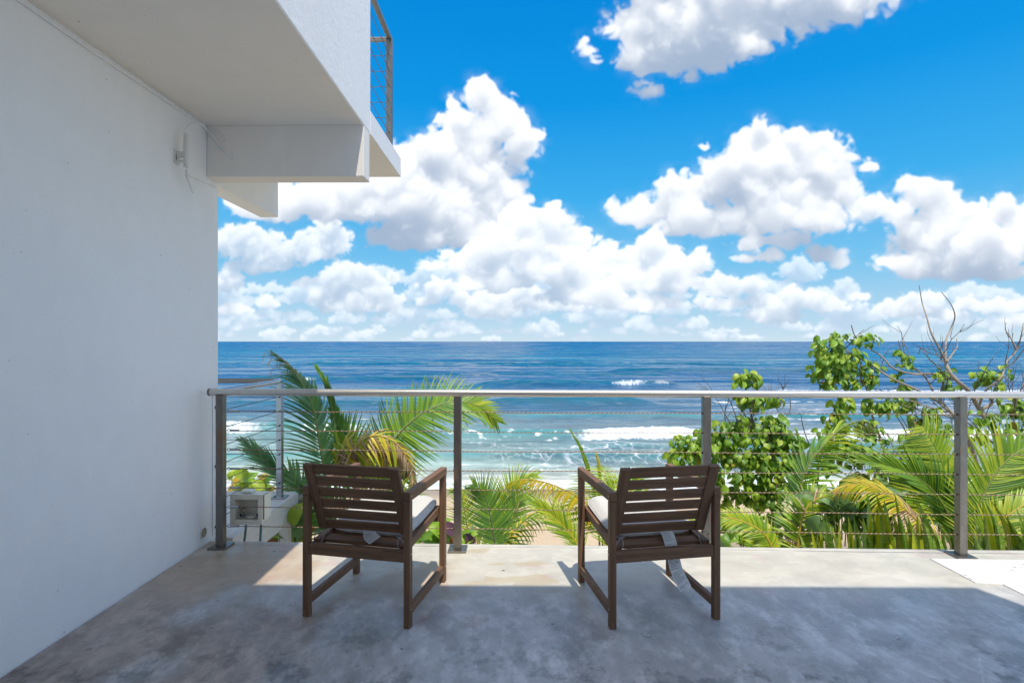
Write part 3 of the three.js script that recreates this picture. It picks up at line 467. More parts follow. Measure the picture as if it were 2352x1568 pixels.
function lowerDeck() {
  const X = -2.065, Zn = -3.84, Zf = -5.03;
  const d = thing('wooden_walkway', 'weathered white painted wooden walkway beside the house wall, beyond the left end of the terrace', 'walkway', null, V(X, -0.2, -4.4));
  const rel = (g) => g.translate(-X, 0.2, 4.4);
  for (let i = 0; i < 8; i++) part('plank', shiftUV(rel(box(X - 0.15 * (i + 1) + 0.003, X - 0.15 * i, -0.036, 0.0, Zf, Zn, 0.003, 2)), i * 0.37, i * 0.2), deckPaint, d);
  part('fascia_board', rel(box(X - 0.004, X + 0.034, -0.225, -0.003, Zf + 0.03, Zn, 0.003, 2)), deckPaint, d);
  part('post', rel(box(X - 0.055, X + 0.033, -2.6, -0.226, -4.86, -4.77, 0.004, 1)), deckPaint, d);
  part('end_beam', rel(box(X - 1.2, X + 0.075, -0.24, -0.045, Zf - 0.075, Zf + 0.012, 0.004, 0)), deckPaint, d);
  part('bracket', rel(box(X - 0.30, X - 0.16, -0.05, 0.002, -3.845, -3.79, 0.003)), darkHole, d);
  const R = thing('walkway_railing', 'short steel cable railing turning the corner of the white wooden walkway', 'railing', null, V(-2.125, 0, -4.82));
  const q = (x, y, z) => V(x + 2.125, y, z + 4.82), top = 1.045;
  part('side_handrail', tube([q(-2.125, top, -3.80), q(-2.125, top, -4.78), q(-2.128, top + 0.002, -4.82), q(-2.17, top + 0.002, -4.83)], 0.021, 0.021, 16, 24), galv, R);
  part('front_handrail', tube([q(-2.17, top + 0.002, -4.83), q(-3.4, top + 0.002, -4.83)], 0.0215, 0.0215, 16, 1), steel, R);
  for (const x of [-2.125, -3.3]) { const p = part('post', box(-0.024, 0.024, 0.01, 1.024, -0.024, 0.024, 0.003, 1), galv, R, q(x, 0, -4.82)); part('base_plate', box(-0.06, 0.06, 0.001, 0.012, -0.06, 0.06, 0.004), galv, p); }
  for (let k = 0; k < 7; k++) { const y = 0.905 - k * 0.128; part('cable', tube([q(-2.125, y, -3.80), q(-2.125, y, -4.795)], 0.003, 0.003, 6, 1), darkCable, R); part('cable', tube([q(-3.3, y - 0.01, -4.82), q(-2.15, y, -4.82)], 0.003, 0.003, 6, 1), darkCable, R); part('ferrule', new THREE.CylinderGeometry(0.007, 0.007, 0.008, 10).rotateX(Math.PI / 2), darkHole, R, q(-2.118, y, -4.794)); }
}
lowerDeck();

// ---------------------------------------------------------------- plumbing box by the railing, antenna and cable under the slab
{
  const cream = std({ color: new THREE.Color(0.80, 0.77, 0.67), roughness: 0.5 }), o = thing('outlet_box', 'cream plastic plumbing box on green pipes behind the left end of the railing', 'plumbing box', null, V(-1.881, 0, -3.742));
  const w = 0.112, y0 = 0.128, y1 = 0.338, iw = 0.082, iy0 = 0.162, iy1 = 0.303;
  part('front_flange', [box(-w, -iw, y0, y1, 0.0, 0.012, 0.002), box(iw, w, y0, y1, 0.0, 0.012, 0.002), box(-iw, iw, y0, iy0, 0.0005, 0.0115, 0), box(-iw, iw, iy1, y1, 0.0005, 0.0115, 0)], cream, o);
  part('shell', [box(-0.1, -0.09, y0 + 0.008, y1 - 0.008, -0.1, 0.0, 0.001), box(0.118, 0.124, y0 + 0.03, y1 - 0.01, -0.095, -0.002, 0.001), box(0.09, 0.118, y0 + 0.03, y1 - 0.01, -0.1, -0.0945, 0), box(-0.1, 0.1, y1 - 0.02, y1 - 0.008, -0.1, 0.0, 0.001), box(-0.1, 0.1, y0 + 0.008, y0 + 0.026, -0.1, 0.0, 0.001), box(-0.1, 0.1, y0 + 0.008, y1 - 0.008, -0.106, -0.0995, 0), box(-0.06, 0.02, y1 + 0.001, y1 + 0.014, -0.09, -0.02, 0.004)], cream, o);
  for (const x of [-0.052, 0.066]) { const t = part('tap', [new THREE.CylinderGeometry(0.010, 0.010, 0.03, 14).translate(0, 0.015, 0).toNonIndexed(), new THREE.CylinderGeometry(0.013, 0.013, 0.03, 14, 1, true).rotateX(Math.PI / 2).translate(0, 0.022, 0.018).toNonIndexed(), new THREE.TorusGeometry(0.012, 0.003, 8, 18).translate(0, 0.022, 0.034).toNonIndexed(), new THREE.CylinderGeometry(0.006, 0.006, 0.02, 10).translate(0.004, 0.045, 0).toNonIndexed()], galv, o, V(x, iy0 + 0.002, -0.055)); part('tap_handle', box(-0.012, 0.016, 0.053, 0.064, -0.008, 0.008, 0.003), std({ color: new THREE.Color(0.16, 0.17, 0.22), roughness: 0.5 }), t); }
  part('drain_cover', new THREE.CylinderGeometry(0.034, 0.036, 0.008, 22).translate(0.012, iy0 + 0.007, -0.05), cream, o);
  const green = std({ color: new THREE.Color(0.10, 0.19, 0.19), roughness: 0.45 });
  part('pipe', tube([V(-0.033, 0.0, -0.03), V(-0.030, 0.06, -0.04), V(-0.028, 0.136, -0.05)], 0.0085), green, o); part('pipe', tube([V(0.079, 0.0, -0.03), V(0.078, 0.06, -0.04), V(0.078, 0.136, -0.05)], 0.0085), green, o);
  const whiteP = std({ color: new THREE.Color(0.74, 0.72, 0.69), roughness: 0.45 }), a = thing('outdoor_antenna', 'white tube-shaped outdoor antenna on a wall bracket below the balcony slab', 'antenna', null, V(WX + 0.068, 2.48, -3.39));
  part('body', [new THREE.CylinderGeometry(0.0155, 0.0155, 0.19, 20).translate(0, 0.115, 0).toNonIndexed(), new THREE.CylinderGeometry(0.0135, 0.0155, 0.02, 20).translate(0, 0.22, 0).toNonIndexed(), new THREE.CylinderGeometry(0.0165, 0.0165, 0.004, 20).translate(0, 0.182, 0).toNonIndexed()], whiteP, a);
  part('bracket', [box(-0.068, -0.06, 0.04, 0.13, -0.03, 0.02, 0.002), box(-0.06, -0.012, 0.08, 0.12, -0.006, 0.006, 0.001), box(-0.06, -0.012, 0.05, 0.064, -0.008, 0.008, 0.001)], whiteP, a); part('slot', box(-0.0605, -0.0588, 0.065, 0.1, 0.002, 0.009, 0), darkHole, a);
  for (const [p, q] of [[V(-0.004, -0.03, -0.008), V(-0.004, -0.125, -0.075)], [V(0.005, -0.03, 0), V(0.03, -0.028, -0.275)]]) { const n = part('rod', tube([p, q], 0.0048, 0.0042, 8), whiteP, a); part('joint', new THREE.CylinderGeometry(0.0062, 0.0062, 0.034, 12).translate(p.x, p.y + 0.017, p.z), whiteP, n); }
  const c = [at(423, 309, 3.395), at(426, 296, 3.42), at(436, 284, 3.46), at(455, 280, 3.52), at(480, 283, 3.58), at(503, 296, 3.65), at(515, 311, 3.70), at(517, 325, 3.722)];
  single('antenna_cable', tube(c, 0.0028, 0.0028, 6, 40), whiteP, 'thin white cable looping from the antenna to the cross beam', 'cable');
  single('wall_cable', [tube([V(-1.972, 2.668, -3.722), V(-2.03, 2.72, -3.722), V(-2.10, 2.81, -3.716), V(WX + 0.012, 2.868, -3.70), V(WX + 0.009, 2.872, -3.4), V(WX + 0.009, 2.868, -2.8), V(WX + 0.009, 2.872, -2), V(WX + 0.009, 2.869, -1), V(WX + 0.009, 2.87, 1)], 0.006, 0.006, 8, 80)], plaster, 'painted cable clipped along the top of the wall below the balcony slab', 'cable');
}

// ---------------------------------------------------------------- the two chairs
const HX = 0.2745, HZ = 0.2575;                              // half the leg spacing
function makeChair(label) {
  const c = thing('wooden_armchair', label, 'armchair', 'dark wooden slatted armchairs facing the sea');
  const LA = Math.atan2(0.150, 0.366); let k = 0; const P = (name, g, parent = c) => part(name, shiftUV(g, (k++ * 0.271) % 1.1, (k * 0.117) % 0.3), wood, parent), lw = 0.0165, ld = 0.018;
  for (const sx of [-1, 1]) for (const sz of [-1, 1]) {
    const x = sx * HX, z = sz * HZ, leg = P('leg', box(x - lw, x + lw, 0, 0.6185, z - ld, z + ld, 0.003, 1));
    part('screw', new THREE.CylinderGeometry(0.0045, 0.0045, 0.003, 10).rotateZ(Math.PI / 2).translate(x + sx * (lw + 0.001), 0.36, z), screwM, leg);
    part('screw', new THREE.CylinderGeometry(0.0045, 0.0045, 0.003, 10).rotateZ(Math.PI / 2).translate(x + sx * (lw + 0.001), 0.09, z), screwM, leg);
  }
  for (const sx of [-1, 1]) {
    const x = sx * HX, arm = P('armrest', box(x - 0.0185, x + 0.0185, 0.6195, 0.665, -HZ - 0.019, HZ + 0.019, 0.004, 2));
    part('screw', new THREE.CylinderGeometry(0.0045, 0.0045, 0.003, 10).rotateZ(Math.PI / 2).translate(x + sx * 0.0195, 0.643, HZ), screwM, arm);
    P('stretcher', box(x - 0.0125, x + 0.0125, 0.056, 0.098, -HZ + ld, HZ - ld, 0.003, 2));
    const a = Math.atan2(0.052, 0.50), rail = box(-0.019, 0.019, -0.022, 0.022, -0.275, 0.232, 0.003, 2).rotateX(a).translate(sx * (HX - 0.039), 0.389, 0.0);
    P('seat_rail', rail);
    const st = box(-0.026, 0.026, 0, 0.395, -0.012, 0.012, 0.004, 1).rotateX(LA).translate(sx * 0.2285, 0.426, 0.172); P('back_stile', st);
  }
  P('rear_rail', box(-HX + lw, HX - lw, 0.318, 0.376, HZ - 0.013, HZ + 0.013, 0.003, 0));
  P('front_rail', box(-HX + lw, HX - lw, 0.350, 0.392, -HZ - 0.008, -HZ + 0.014, 0.003, 0));
  for (let i = 0; i < 6; i++) { const s = 0.002 + i * 0.0672, w = i === 5 ? 0.058 : 0.0525; P('back_slat', box(-0.202, 0.202, s, s + w, -0.006, 0.006, 0.003, 0).rotateX(LA).translate(0, 0.426, 0.172)); }
  for (let i = 0; i < 5; i++) { const z = 0.175 - i * 0.098, y = 0.394 - (z - 0.0) * 0.104 - 0.004; P('seat_slat', box(-HX + 0.0585, HX - 0.0585, -0.01, 0.01, -0.032, 0.032, 0.003, 0).rotateX(Math.atan2(0.052, 0.50)).translate(0, y, z)); }
  return c;
}
const chairL = makeChair('dark slatted wooden armchair on the left, nearer the white house wall'), chairR = chairL.clone();
chairR.name = numbered('wooden_armchair'); scene.add(chairR);
chairR.userData = { ...chairL.userData, label: 'dark slatted wooden armchair on the right, with a paper tag dangling below its seat' };
chairL.position.set(-0.752, 0, -2.949); chairL.rotation.y = -0.199;
chairR.position.set(0.692, 0, -2.946); chairR.rotation.y = 0.176;
const tagMat = (() => {
  const c = document.createElement('canvas'); c.width = 128; c.height = 512; const g = c.getContext('2d'), r = rng(3);
  g.fillStyle = '#d9dadd'; g.fillRect(0, 0, 128, 512); g.fillStyle = '#55585e'; for (let y = 14; y < 500; y += 9) { if (r() < 0.16) { y += 8; continue; } let x = 12; const end = 60 + 58 * r(); while (x < end) { const w = 4 + 14 * r(); g.fillRect(x, y, Math.min(w, end - x), 3); x += w + 4; } }
  const t = new THREE.CanvasTexture(c); t.colorSpace = THREE.SRGBColorSpace; return std({ map: t, roughness: 0.85, side: THREE.DoubleSide });
})();
function strip(path, w) {                                    // a band of paper along a path, across x
  const n = 24, c = new THREE.CatmullRomCurve3(path), pos = [], uv = [], idx = [];
  for (let i = 0; i <= n; i++) { const p = c.getPointAt(i / n), t = c.getTangentAt(i / n), a = V(1, 0, 0).addScaledVector(t, -t.x).normalize().multiplyScalar(w / 2); for (const s of [-1, 1]) { pos.push(p.x + s * a.x, p.y + s * a.y, p.z + s * a.z); uv.push((s + 1) / 2, 1 - i / n); } if (i < n) idx.push(2 * i, 2 * i + 1, 2 * i + 2, 2 * i + 2, 2 * i + 1, 2 * i + 3); }
  const g = new THREE.BufferGeometry(); g.setAttribute('position', new THREE.Float32BufferAttribute(pos, 3)); g.setAttribute('uv', new THREE.Float32BufferAttribute(uv, 2)); g.setIndex(idx); g.computeVertexNormals(); return g;
}
function cushion(chair, seed, label, tagPath) {
  const o = thing('seat_cushion', label, 'cushion', null, chair.position.clone()); o.rotation.y = chair.rotation.y;
  const NU = 72, NV = 36, pos = [], uv = [], idx = [], e = (v, n) => Math.sign(v) * Math.pow(Math.abs(v), n);
  const W = 0.236, D = 0.236, T = 0.042, tilt = Math.atan2(0.052, 0.50);
  for (let j = 0; j <= NV; j++) for (let i = 0; i <= NU; i++) {
    const u = i / NU * 2 * Math.PI, v = (j / NV - 0.5) * Math.PI, cv = e(Math.cos(v), 0.42), sv = e(Math.sin(v), 0.9);
    let x = W * e(Math.cos(u), 0.34) * cv, z = D * e(Math.sin(u), 0.34) * cv, y = T * sv;
    const q = Math.max(Math.abs(x) / W, Math.abs(z) / D), rim = sst(0.72, 1, q), ang = Math.atan2(z, x);
    y *= 1 - 0.35 * sst(0.8, 1, q); y += 0.006 * rim * fbm(ang * 9 + seed, y * 30, 3) + 0.004 * fbm(x * 9 + seed, z * 9, 3);
    for (const [tx, tz] of [[-0.09, -0.09], [0.09, -0.09], [-0.09, 0.09], [0.09, 0.09]]) y -= 0.016 * Math.sign(y) * Math.exp(-((x - tx) ** 2 + (z - tz) ** 2) / 0.0011);
    x += 0.008 * rim * noise(ang * 5 + seed, 1); z += 0.008 * rim * noise(ang * 5 + seed, 7);
    pos.push(x, y, z); uv.push(x, z + y);
  }
  for (let j = 0; j < NV; j++) for (let i = 0; i < NU; i++) { const a = j * (NU + 1) + i, b = a + NU + 1; idx.push(a, b, a + 1, b, b + 1, a + 1); }
  const g = new THREE.BufferGeometry(); g.setAttribute('position', new THREE.Float32BufferAttribute(pos, 3)); g.setAttribute('uv', new THREE.Float32BufferAttribute(uv, 2)); g.setIndex(idx); g.computeVertexNormals();
  const place = (h) => h.rotateX(tilt).translate(0, 0.434, -0.092);
  part('pad', place(g), cloth, o);
  const seam = []; for (let i = 0; i <= 48; i++) { const u = i / 48 * 2 * Math.PI; seam.push(V(W * 1.005 * e(Math.cos(u), 0.34), 0.001, D * 1.005 * e(Math.sin(u), 0.34))); } part('piping', place(tube(seam, 0.0035, 0.0035, 6, 140, false)), cloth, o);
  for (const s of [-1, 1]) {
    const x = s * (HX - 0.04), z = 0.215, y = 0.392;
    part('tie', [tube([V(s * 0.21, 0.427, 0.165), V(x - s * 0.03, 0.407, z), V(x - s * 0.026, 0.377, z + 0.012), V(x, 0.355, z + 0.004), V(x + s * 0.024, 0.377, z)], 0.002, 0.002, 6, 30), tube([V(x - s * 0.02, 0.413, z), V(x - s * 0.035, 0.429, z + 0.012), V(x - s * 0.012, 0.424, z + 0.018), V(x + s * 0.012, 0.397, z + 0.022), V(x + s * 0.022, 0.352, z + 0.012)], 0.002, 0.0016, 6, 30), tube([V(x - s * 0.02, 0.413, z), V(x, 0.429, z + 0.004), V(x + s * 0.02, 0.417, z + 0.01), V(x + s * 0.006, 0.409, z + 0.002)], 0.002, 0.002, 6, 24)], cordM, o);
  }
  const tag = part('care_tag', strip(tagPath, 0.066), tagMat, o); tag.userData = { label: 'white printed paper care tag' };
}
cushion(chairL, 1, 'grey white seat cushion tied to the left armchair', [V(0.02, 0.426, 0.14), V(0.03, 0.420, 0.175), V(0.05, 0.408, 0.205), V(0.085, 0.399, 0.225)]);
cushion(chairR, 7, 'grey white seat cushion on the right armchair with a long tag hanging from it', [V(0.045, 0.426, 0.14), V(0.05, 0.415, 0.185), V(0.055, 0.365, 0.215), V(0.062, 0.31, 0.225), V(0.072, 0.25, 0.24), V(0.108, 0.165, 0.265)]);

// ---------------------------------------------------------------- small things on the floor, birds
single('drain_ring', [new THREE.TorusGeometry(0.0145, 0.0028, 8, 30).rotateX(Math.PI / 2).translate(0.62, 0.002, -2.583).toNonIndexed(), new THREE.CylinderGeometry(0.0135, 0.0135, 0.002, 24).translate(0.62, 0.0, -2.583).toNonIndexed()], std({ color: new THREE.Color(0.62, 0.62, 0.62), roughness: 0.5 }), 'small white ring set in the floor behind the right armchair', 'floor ring');
single('plastic_clip', new THREE.TorusGeometry(0.009, 0.002, 6, 20, 4.2).rotateX(-Math.PI / 2).translate(1.80, 0.003, -2.557), std({ color: new THREE.Color(0.75, 0.75, 0.75), roughness: 0.5 }), 'tiny white plastic clip lying alone on the shaded floor at right', 'clip');
{ const g = new THREE.SphereGeometry(0.012, 10, 6); g.scale(1, 0.22, 0.35); single('dried_leaf', g.rotateY(0.5).translate(-0.655, 0.004, -3.36), std({ color: new THREE.Color(0.07, 0.05, 0.035), roughness: 0.8 }), 'dark dried leaf scrap on the sunlit floor under the left armchair', 'leaf'); }
{
  const m = std({ color: new THREE.Color(0.05, 0.05, 0.055), roughness: 0.8 });
  const bird = (px, py, d, s, roll, label) => {
    const w = (sg) => { const sh = new THREE.Shape(); sh.moveTo(0, 0.05); sh.quadraticCurveTo(0.25, 0.14, 0.5, -0.04); sh.quadraticCurveTo(0.25, 0.05, 0, -0.05); const g = new THREE.ExtrudeGeometry(sh, { depth: 0.012, bevelEnabled: false, curveSegments: 5 }).rotateX(-Math.PI / 2).rotateZ(0.3); if (sg < 0) g.rotateY(Math.PI); return g; };
    const b = new THREE.SphereGeometry(0.055, 8, 6).scale(1, 0.9, 3.4).toNonIndexed(), g = mergeGeometries([b, w(1), w(-1)].map((k) => { k = k.index ? k.toNonIndexed() : k; return k; })); g.rotateZ(roll).rotateX(0.5).scale(s, s, s);
    const o = single('bird', g, m, label, 'bird', 'birds far out over the sea'); o.position.copy(at(px, py, d)); };
  bird(863, 493, 160, 1.0, -0.5, 'tiny dark bird tilting in front of the large left cloud'); bird(862, 530, 180, 1.1, 0.1, 'tiny dark bird level, just under the large left cloud'); bird(972, 605, 170, 1.0, -0.2, 'tiny dark bird in the blue gap left of the central cloud bank'); bird(742, 550, 190, 0.9, 0.4, 'tiny dark bird above the small left clouds');
}

// ---------------------------------------------------------------- plants: leaves and stems
const leafMap = tex(32, 256, (x, y) => { const e = Math.abs(x - 0.5) * 2, v = 0.86 + 0.10 * noise(x * 14, y * 2) + 0.08 * noise(x * 5, y * 30) - 0.12 * sst(0.85, 1, e), mid = 1 - sst(0.04, 0.12, e); return [v + 0.12 * mid, v + 0.08 * mid, v]; }, 1, 1);
const broadMap = tex(128, 128, (x, y) => { const e = Math.abs(x - 0.5); let v = 0.82 + 0.12 * fbm(x * 9, y * 9, 3); const vein = Math.abs(((y * 1.1 - e * 0.9) * 6) % 1 - 0.5), m = Math.max(1 - sst(0.008, 0.03, e), (1 - sst(0.03, 0.09, Math.abs(vein - 0.5) * 0.9 + 0.0)) * 0.7); return [v + 0.16 * m, v + 0.12 * m, v + 0.1 * m]; }, 1, 1);
const leafM = (r, g, b, map = leafMap, rough = 0.42, tr = 0.3) => phys({ color: new THREE.Color(r, g, b), map, roughness: rough, transmission: tr, thickness: 0, ior: 1.4, side: THREE.DoubleSide });
const M = {
  deep: [leafM(0.125, 0.296, 0.038), leafM(0.170, 0.364, 0.038), leafM(0.103, 0.227, 0.044)],
  blue: [leafM(0.170, 0.342, 0.131), leafM(0.227, 0.410, 0.158), leafM(0.125, 0.273, 0.105)],
  green: [leafM(0.22, 0.39, 0.022), leafM(0.28, 0.45, 0.022), leafM(0.17, 0.32, 0.022)],
  lime: [leafM(0.42, 0.54, 0.028), leafM(0.35, 0.49, 0.026), leafM(0.52, 0.58, 0.03)],
  yellow: [leafM(0.72, 0.58, 0.035), leafM(0.60, 0.54, 0.035), leafM(0.76, 0.54, 0.045)],
  brown: [leafM(0.50, 0.34, 0.20, leafMap, 0.8, 0.1), leafM(0.33, 0.20, 0.11, leafMap, 0.8, 0.1), leafM(0.62, 0.46, 0.30, leafMap, 0.8, 0.1)],
  bush: [leafM(0.22, 0.42, 0.03, broadMap, 0.44), leafM(0.30, 0.50, 0.035, broadMap, 0.44), leafM(0.14, 0.30, 0.03, broadMap, 0.44), leafM(0.40, 0.54, 0.04, broadMap, 0.44)],
  bushYellow: [leafM(0.520, 0.360, 0.025, broadMap)],
  grey: [leafM(0.248, 0.388, 0.140, broadMap, 0.5), leafM(0.171, 0.310, 0.100, broadMap, 0.5)],
  orange: [leafM(0.360, 0.140, 0.050, broadMap, 0.6)], purple: [leafM(0.160, 0.070, 0.120, broadMap, 0.5)],
};
const stemG = std({ color: new THREE.Color(0.20, 0.24, 0.05), roughness: 0.5 }), stemY = std({ color: new THREE.Color(0.46, 0.34, 0.05), roughness: 0.5 }), stemB = std({ color: new THREE.Color(0.26, 0.18, 0.10), roughness: 0.8 }), stemD = std({ color: new THREE.Color(0.09, 0.12, 0.05), roughness: 0.6 });
const barkMap = tex(256, 128, (x, y) => { const v = 0.30 + 0.09 * fbm(x * 14, y * 40, 4) + 0.05 * noise(x * 70, y * 90); return [v * 1.05, v * 0.86, v * 0.66]; }, 1, 0.3);
const bark = std({ map: barkMap, roughness: 0.85 }), twigM = std({ color: new THREE.Color(0.13, 0.095, 0.075), roughness: 0.85 });
function blade(bend, fold, profile, seg = 7, tip = 0) {      // a unit leaf: length 1 along y, width 1, bending towards -z
  const pos = [], uv = [], idx = [];
  for (let i = 0; i <= seg; i++) {
    const s = i / seg, w = profile(s) / 2, a = bend * s * s, y = s * (1 - 0.35 * bend * bend * s * s), z = -a * s * 0.8 - 0.0;
    for (const k of [-1, 0, 1]) { pos.push(k * w, y, z + (k ? fold * w * 2 : 0) - tip * (k ? 0.02 * Math.sin(s * 9) : 0)); uv.push(0.5 + k * w, s); }
    if (i < seg) { const b = i * 3; idx.push(b, b + 1, b + 3, b + 3, b + 1, b + 4, b + 1, b + 2, b + 4, b + 4, b + 2, b + 5); }
  }
  const g = new THREE.BufferGeometry(); g.setAttribute('position', new THREE.Float32BufferAttribute(pos, 3)); g.setAttribute('uv', new THREE.Float32BufferAttribute(uv, 2)); g.setIndex(idx); g.computeVertexNormals(); return g.toNonIndexed();
}
const palmProfile = (s) => s < 0.12 ? 0.5 + s * 4.1 : Math.max(0.02, Math.pow(1 - (s - 0.12) / 0.88, 0.62));
const BL = [0.02, 0.18, 0.36, 0.6, 0.95].map((b) => blade(b, 0.012, palmProfile)), CURL = [0, 1, 2].map((k) => { const g = blade(0.7 + 0.3 * k, 0.02, palmProfile, 10), p = g.attributes.position; for (let i = 0; i < p.count; i++) p.setX(i, p.getX(i) * 0.8 + 0.09 * Math.sin(p.getY(i) * (6 + 2 * k) + k)); g.computeVertexNormals(); return g; });
const heart = (s) => s < 0.08 ? 0.5 + s * 4 : 0.95 * Math.pow(Math.sin(Math.PI * Math.pow(clamp(0.28 + s * 0.72), 1.25)), 0.75) * (1 - 0.1 * s);
const HL = [0.15, 0.45, 0.8].map((b, i) => blade(b, [0.20, 0.10, 0.28][i], (s) => Math.max(0.02, heart(s)), 7, 1));
const LANCE = [0.03, 0.12, 0.25].map((b) => blade(b, 0.14, (s) => Math.max(0.02, (0.55 + 0.45 * Math.sin(Math.PI * Math.min(1, s * 0.95 + 0.12))) * Math.pow(1 - s, 0.35)), 9));
const basis = new THREE.Matrix4();
function put(o, base, dir, normal, w, L) {                   // set a leaf mesh: base point, direction, upper side, width, length
  const Y = dir.clone().normalize(), X = Y.clone().cross(normal).normalize(), Z = X.clone().cross(Y); basis.makeBasis(X, Y, Z); o.quaternion.setFromRotationMatrix(basis); o.position.copy(base); o.scale.set(w, L, L); return o;
}
function baked(items) {                                      // many leaves joined into one geometry per material
  const by = new Map(); for (const it of items) { if (!by.has(it.mat)) by.set(it.mat, []); const o = put(new THREE.Object3D(), ...it.place); o.updateMatrix(); by.get(it.mat).push(it.geo.clone().applyMatrix4(o.matrix)); }
  return [...by].map(([mat, gs]) => [mat, mergeGeometries(gs)]);
}
const DOWN = V(0, -1, 0);
// a palm: fronds given by points of the rachis; each has leaflets on both sides
function palm(label, fronds, group) {
  const base = fronds[0].pts[0].clone(), o = thing('palm_tree', label, 'palm', group, base); let count = 0; const rest = [];
  fronds.forEach((f, fi) => {
    const r = rng(1000 * used.palm_tree + fi * 77 + 5), c = new THREE.CatmullRomCurve3(f.pts), stem = part('frond', tube(f.pts, f.thick ?? 0.014, 0.003, 8, 28), f.stem ?? stemG, o, base.clone().negate());
    const n = Math.round((f.n ?? 34) * 1.2), hint = f.up ?? V(0, 0.75, 0.65);
    for (let i = 0; i < n; i++) for (const s of [-1, 1]) {
      const t = clamp(mix(f.from ?? 0.16, 0.985, (i + 0.3 * r()) / (n - 1)), 0, 0.99), u = (t - (f.from ?? 0.16)) / (1 - (f.from ?? 0.16)), P = c.getPointAt(t), T = c.getTangentAt(t);
      const N = hint.clone().addScaledVector(T, -hint.dot(T)).normalize(), S = T.clone().cross(N).multiplyScalar(s), k = s < 0 ? 0 : 1;
      let a = mix(f.a0 ?? 1.15, f.a1 ?? 0.35, Math.pow(u, 0.9)) + 0.06 * (r() - 0.5); if (f.spread) a *= f.spread[k];
      const dir = T.clone().multiplyScalar(Math.cos(a)).addScaledVector(S, Math.sin(a)).addScaledVector(N, (f.lift ?? 0.18) * (1 - u * 0.5) + 0.06 * (r() - 0.5));
      if (f.fall) dir.addScaledVector(DOWN, f.fall * (0.6 + 0.8 * r())); dir.normalize();
      const prof = u < 0.28 ? (f.p0 ?? 0.62) + (1 - (f.p0 ?? 0.62)) * u / 0.28 : 1 - 0.66 * Math.pow((u - 0.28) / 0.72, 1.7), L = f.len * prof * (0.9 + 0.2 * r()) * (f.side ? f.side[k] : 1);
      if (L < 0.02 || (f.skip && r() < f.skip)) continue;
      const kind = f.mat(u, s, r), mats = M[kind], mat = mats[Math.floor(r() * mats.length)], dry = kind === 'brown';
      const bend = dry ? CURL[Math.floor(r() * 3)] : BL[clamp(Math.round((f.droop ?? 0.3) * 4 + (r() - 0.5) * 1.4 + u * 0.6), 0, 4)];
      let up = DOWN.clone().negate().addScaledVector(dir, dir.y); if (up.length() < 0.2) up = N.clone(); const nn = N.clone().multiplyScalar(1 - (f.droop ?? 0.3)).addScaledVector(up.normalize(), dry ? 1.2 : (f.droop ?? 0.3) + 0.15).addScaledVector(S, 0.25 * (r() - 0.5)); nn.addScaledVector(dir, -nn.dot(dir)).normalize();
      const torn = r() < 0.05 ? 0.55 : 1, w = (f.w ?? 0.03) * (0.55 + 0.45 * prof) * (dry ? 0.75 : 1), place = [P, dir, nn, w, L * torn];
      if (count < 300) { put(part('leaflet', bend, mat, stem), ...place); count++; } else rest.push({ mat, geo: bend, place });
    }
    if (f.dry) for (let i = 0; i < f.dry; i++) { const t = 0.2 + 0.75 * r(), P = c.getPointAt(t), d = V((r() - 0.5) * 0.9, -1, (r() - 0.3) * 0.6).normalize(), place = [P, d, V(r() - 0.5, 0.2, 1).normalize(), (f.w ?? 0.03) * 0.6, f.len * (0.35 + 0.5 * r())], mat = M.brown[Math.floor(r() * 3)], geo = CURL[Math.floor(r() * 3)]; if (count < 300) { put(part('dry_leaflet', geo, mat, stem), ...place); count++; } else rest.push({ mat, geo, place }); }
  });
  for (const [mat, g] of baked(rest)) { const m = part('leaflets', g, mat, o, base.clone().negate()); m.userData = { kind: 'stuff' }; }
  return o;
}
const A3 = (d, ...p) => { const out = []; for (let i = 0; i < p.length; i += 3) out.push(at(p[i], p[i + 1], d + p[i + 2])); return out; };
const only = (k) => () => k, blend2 = (a, b, f) => (u, s, r) => r() < (typeof f === 'function' ? f(u, s) : f) ? b : a;

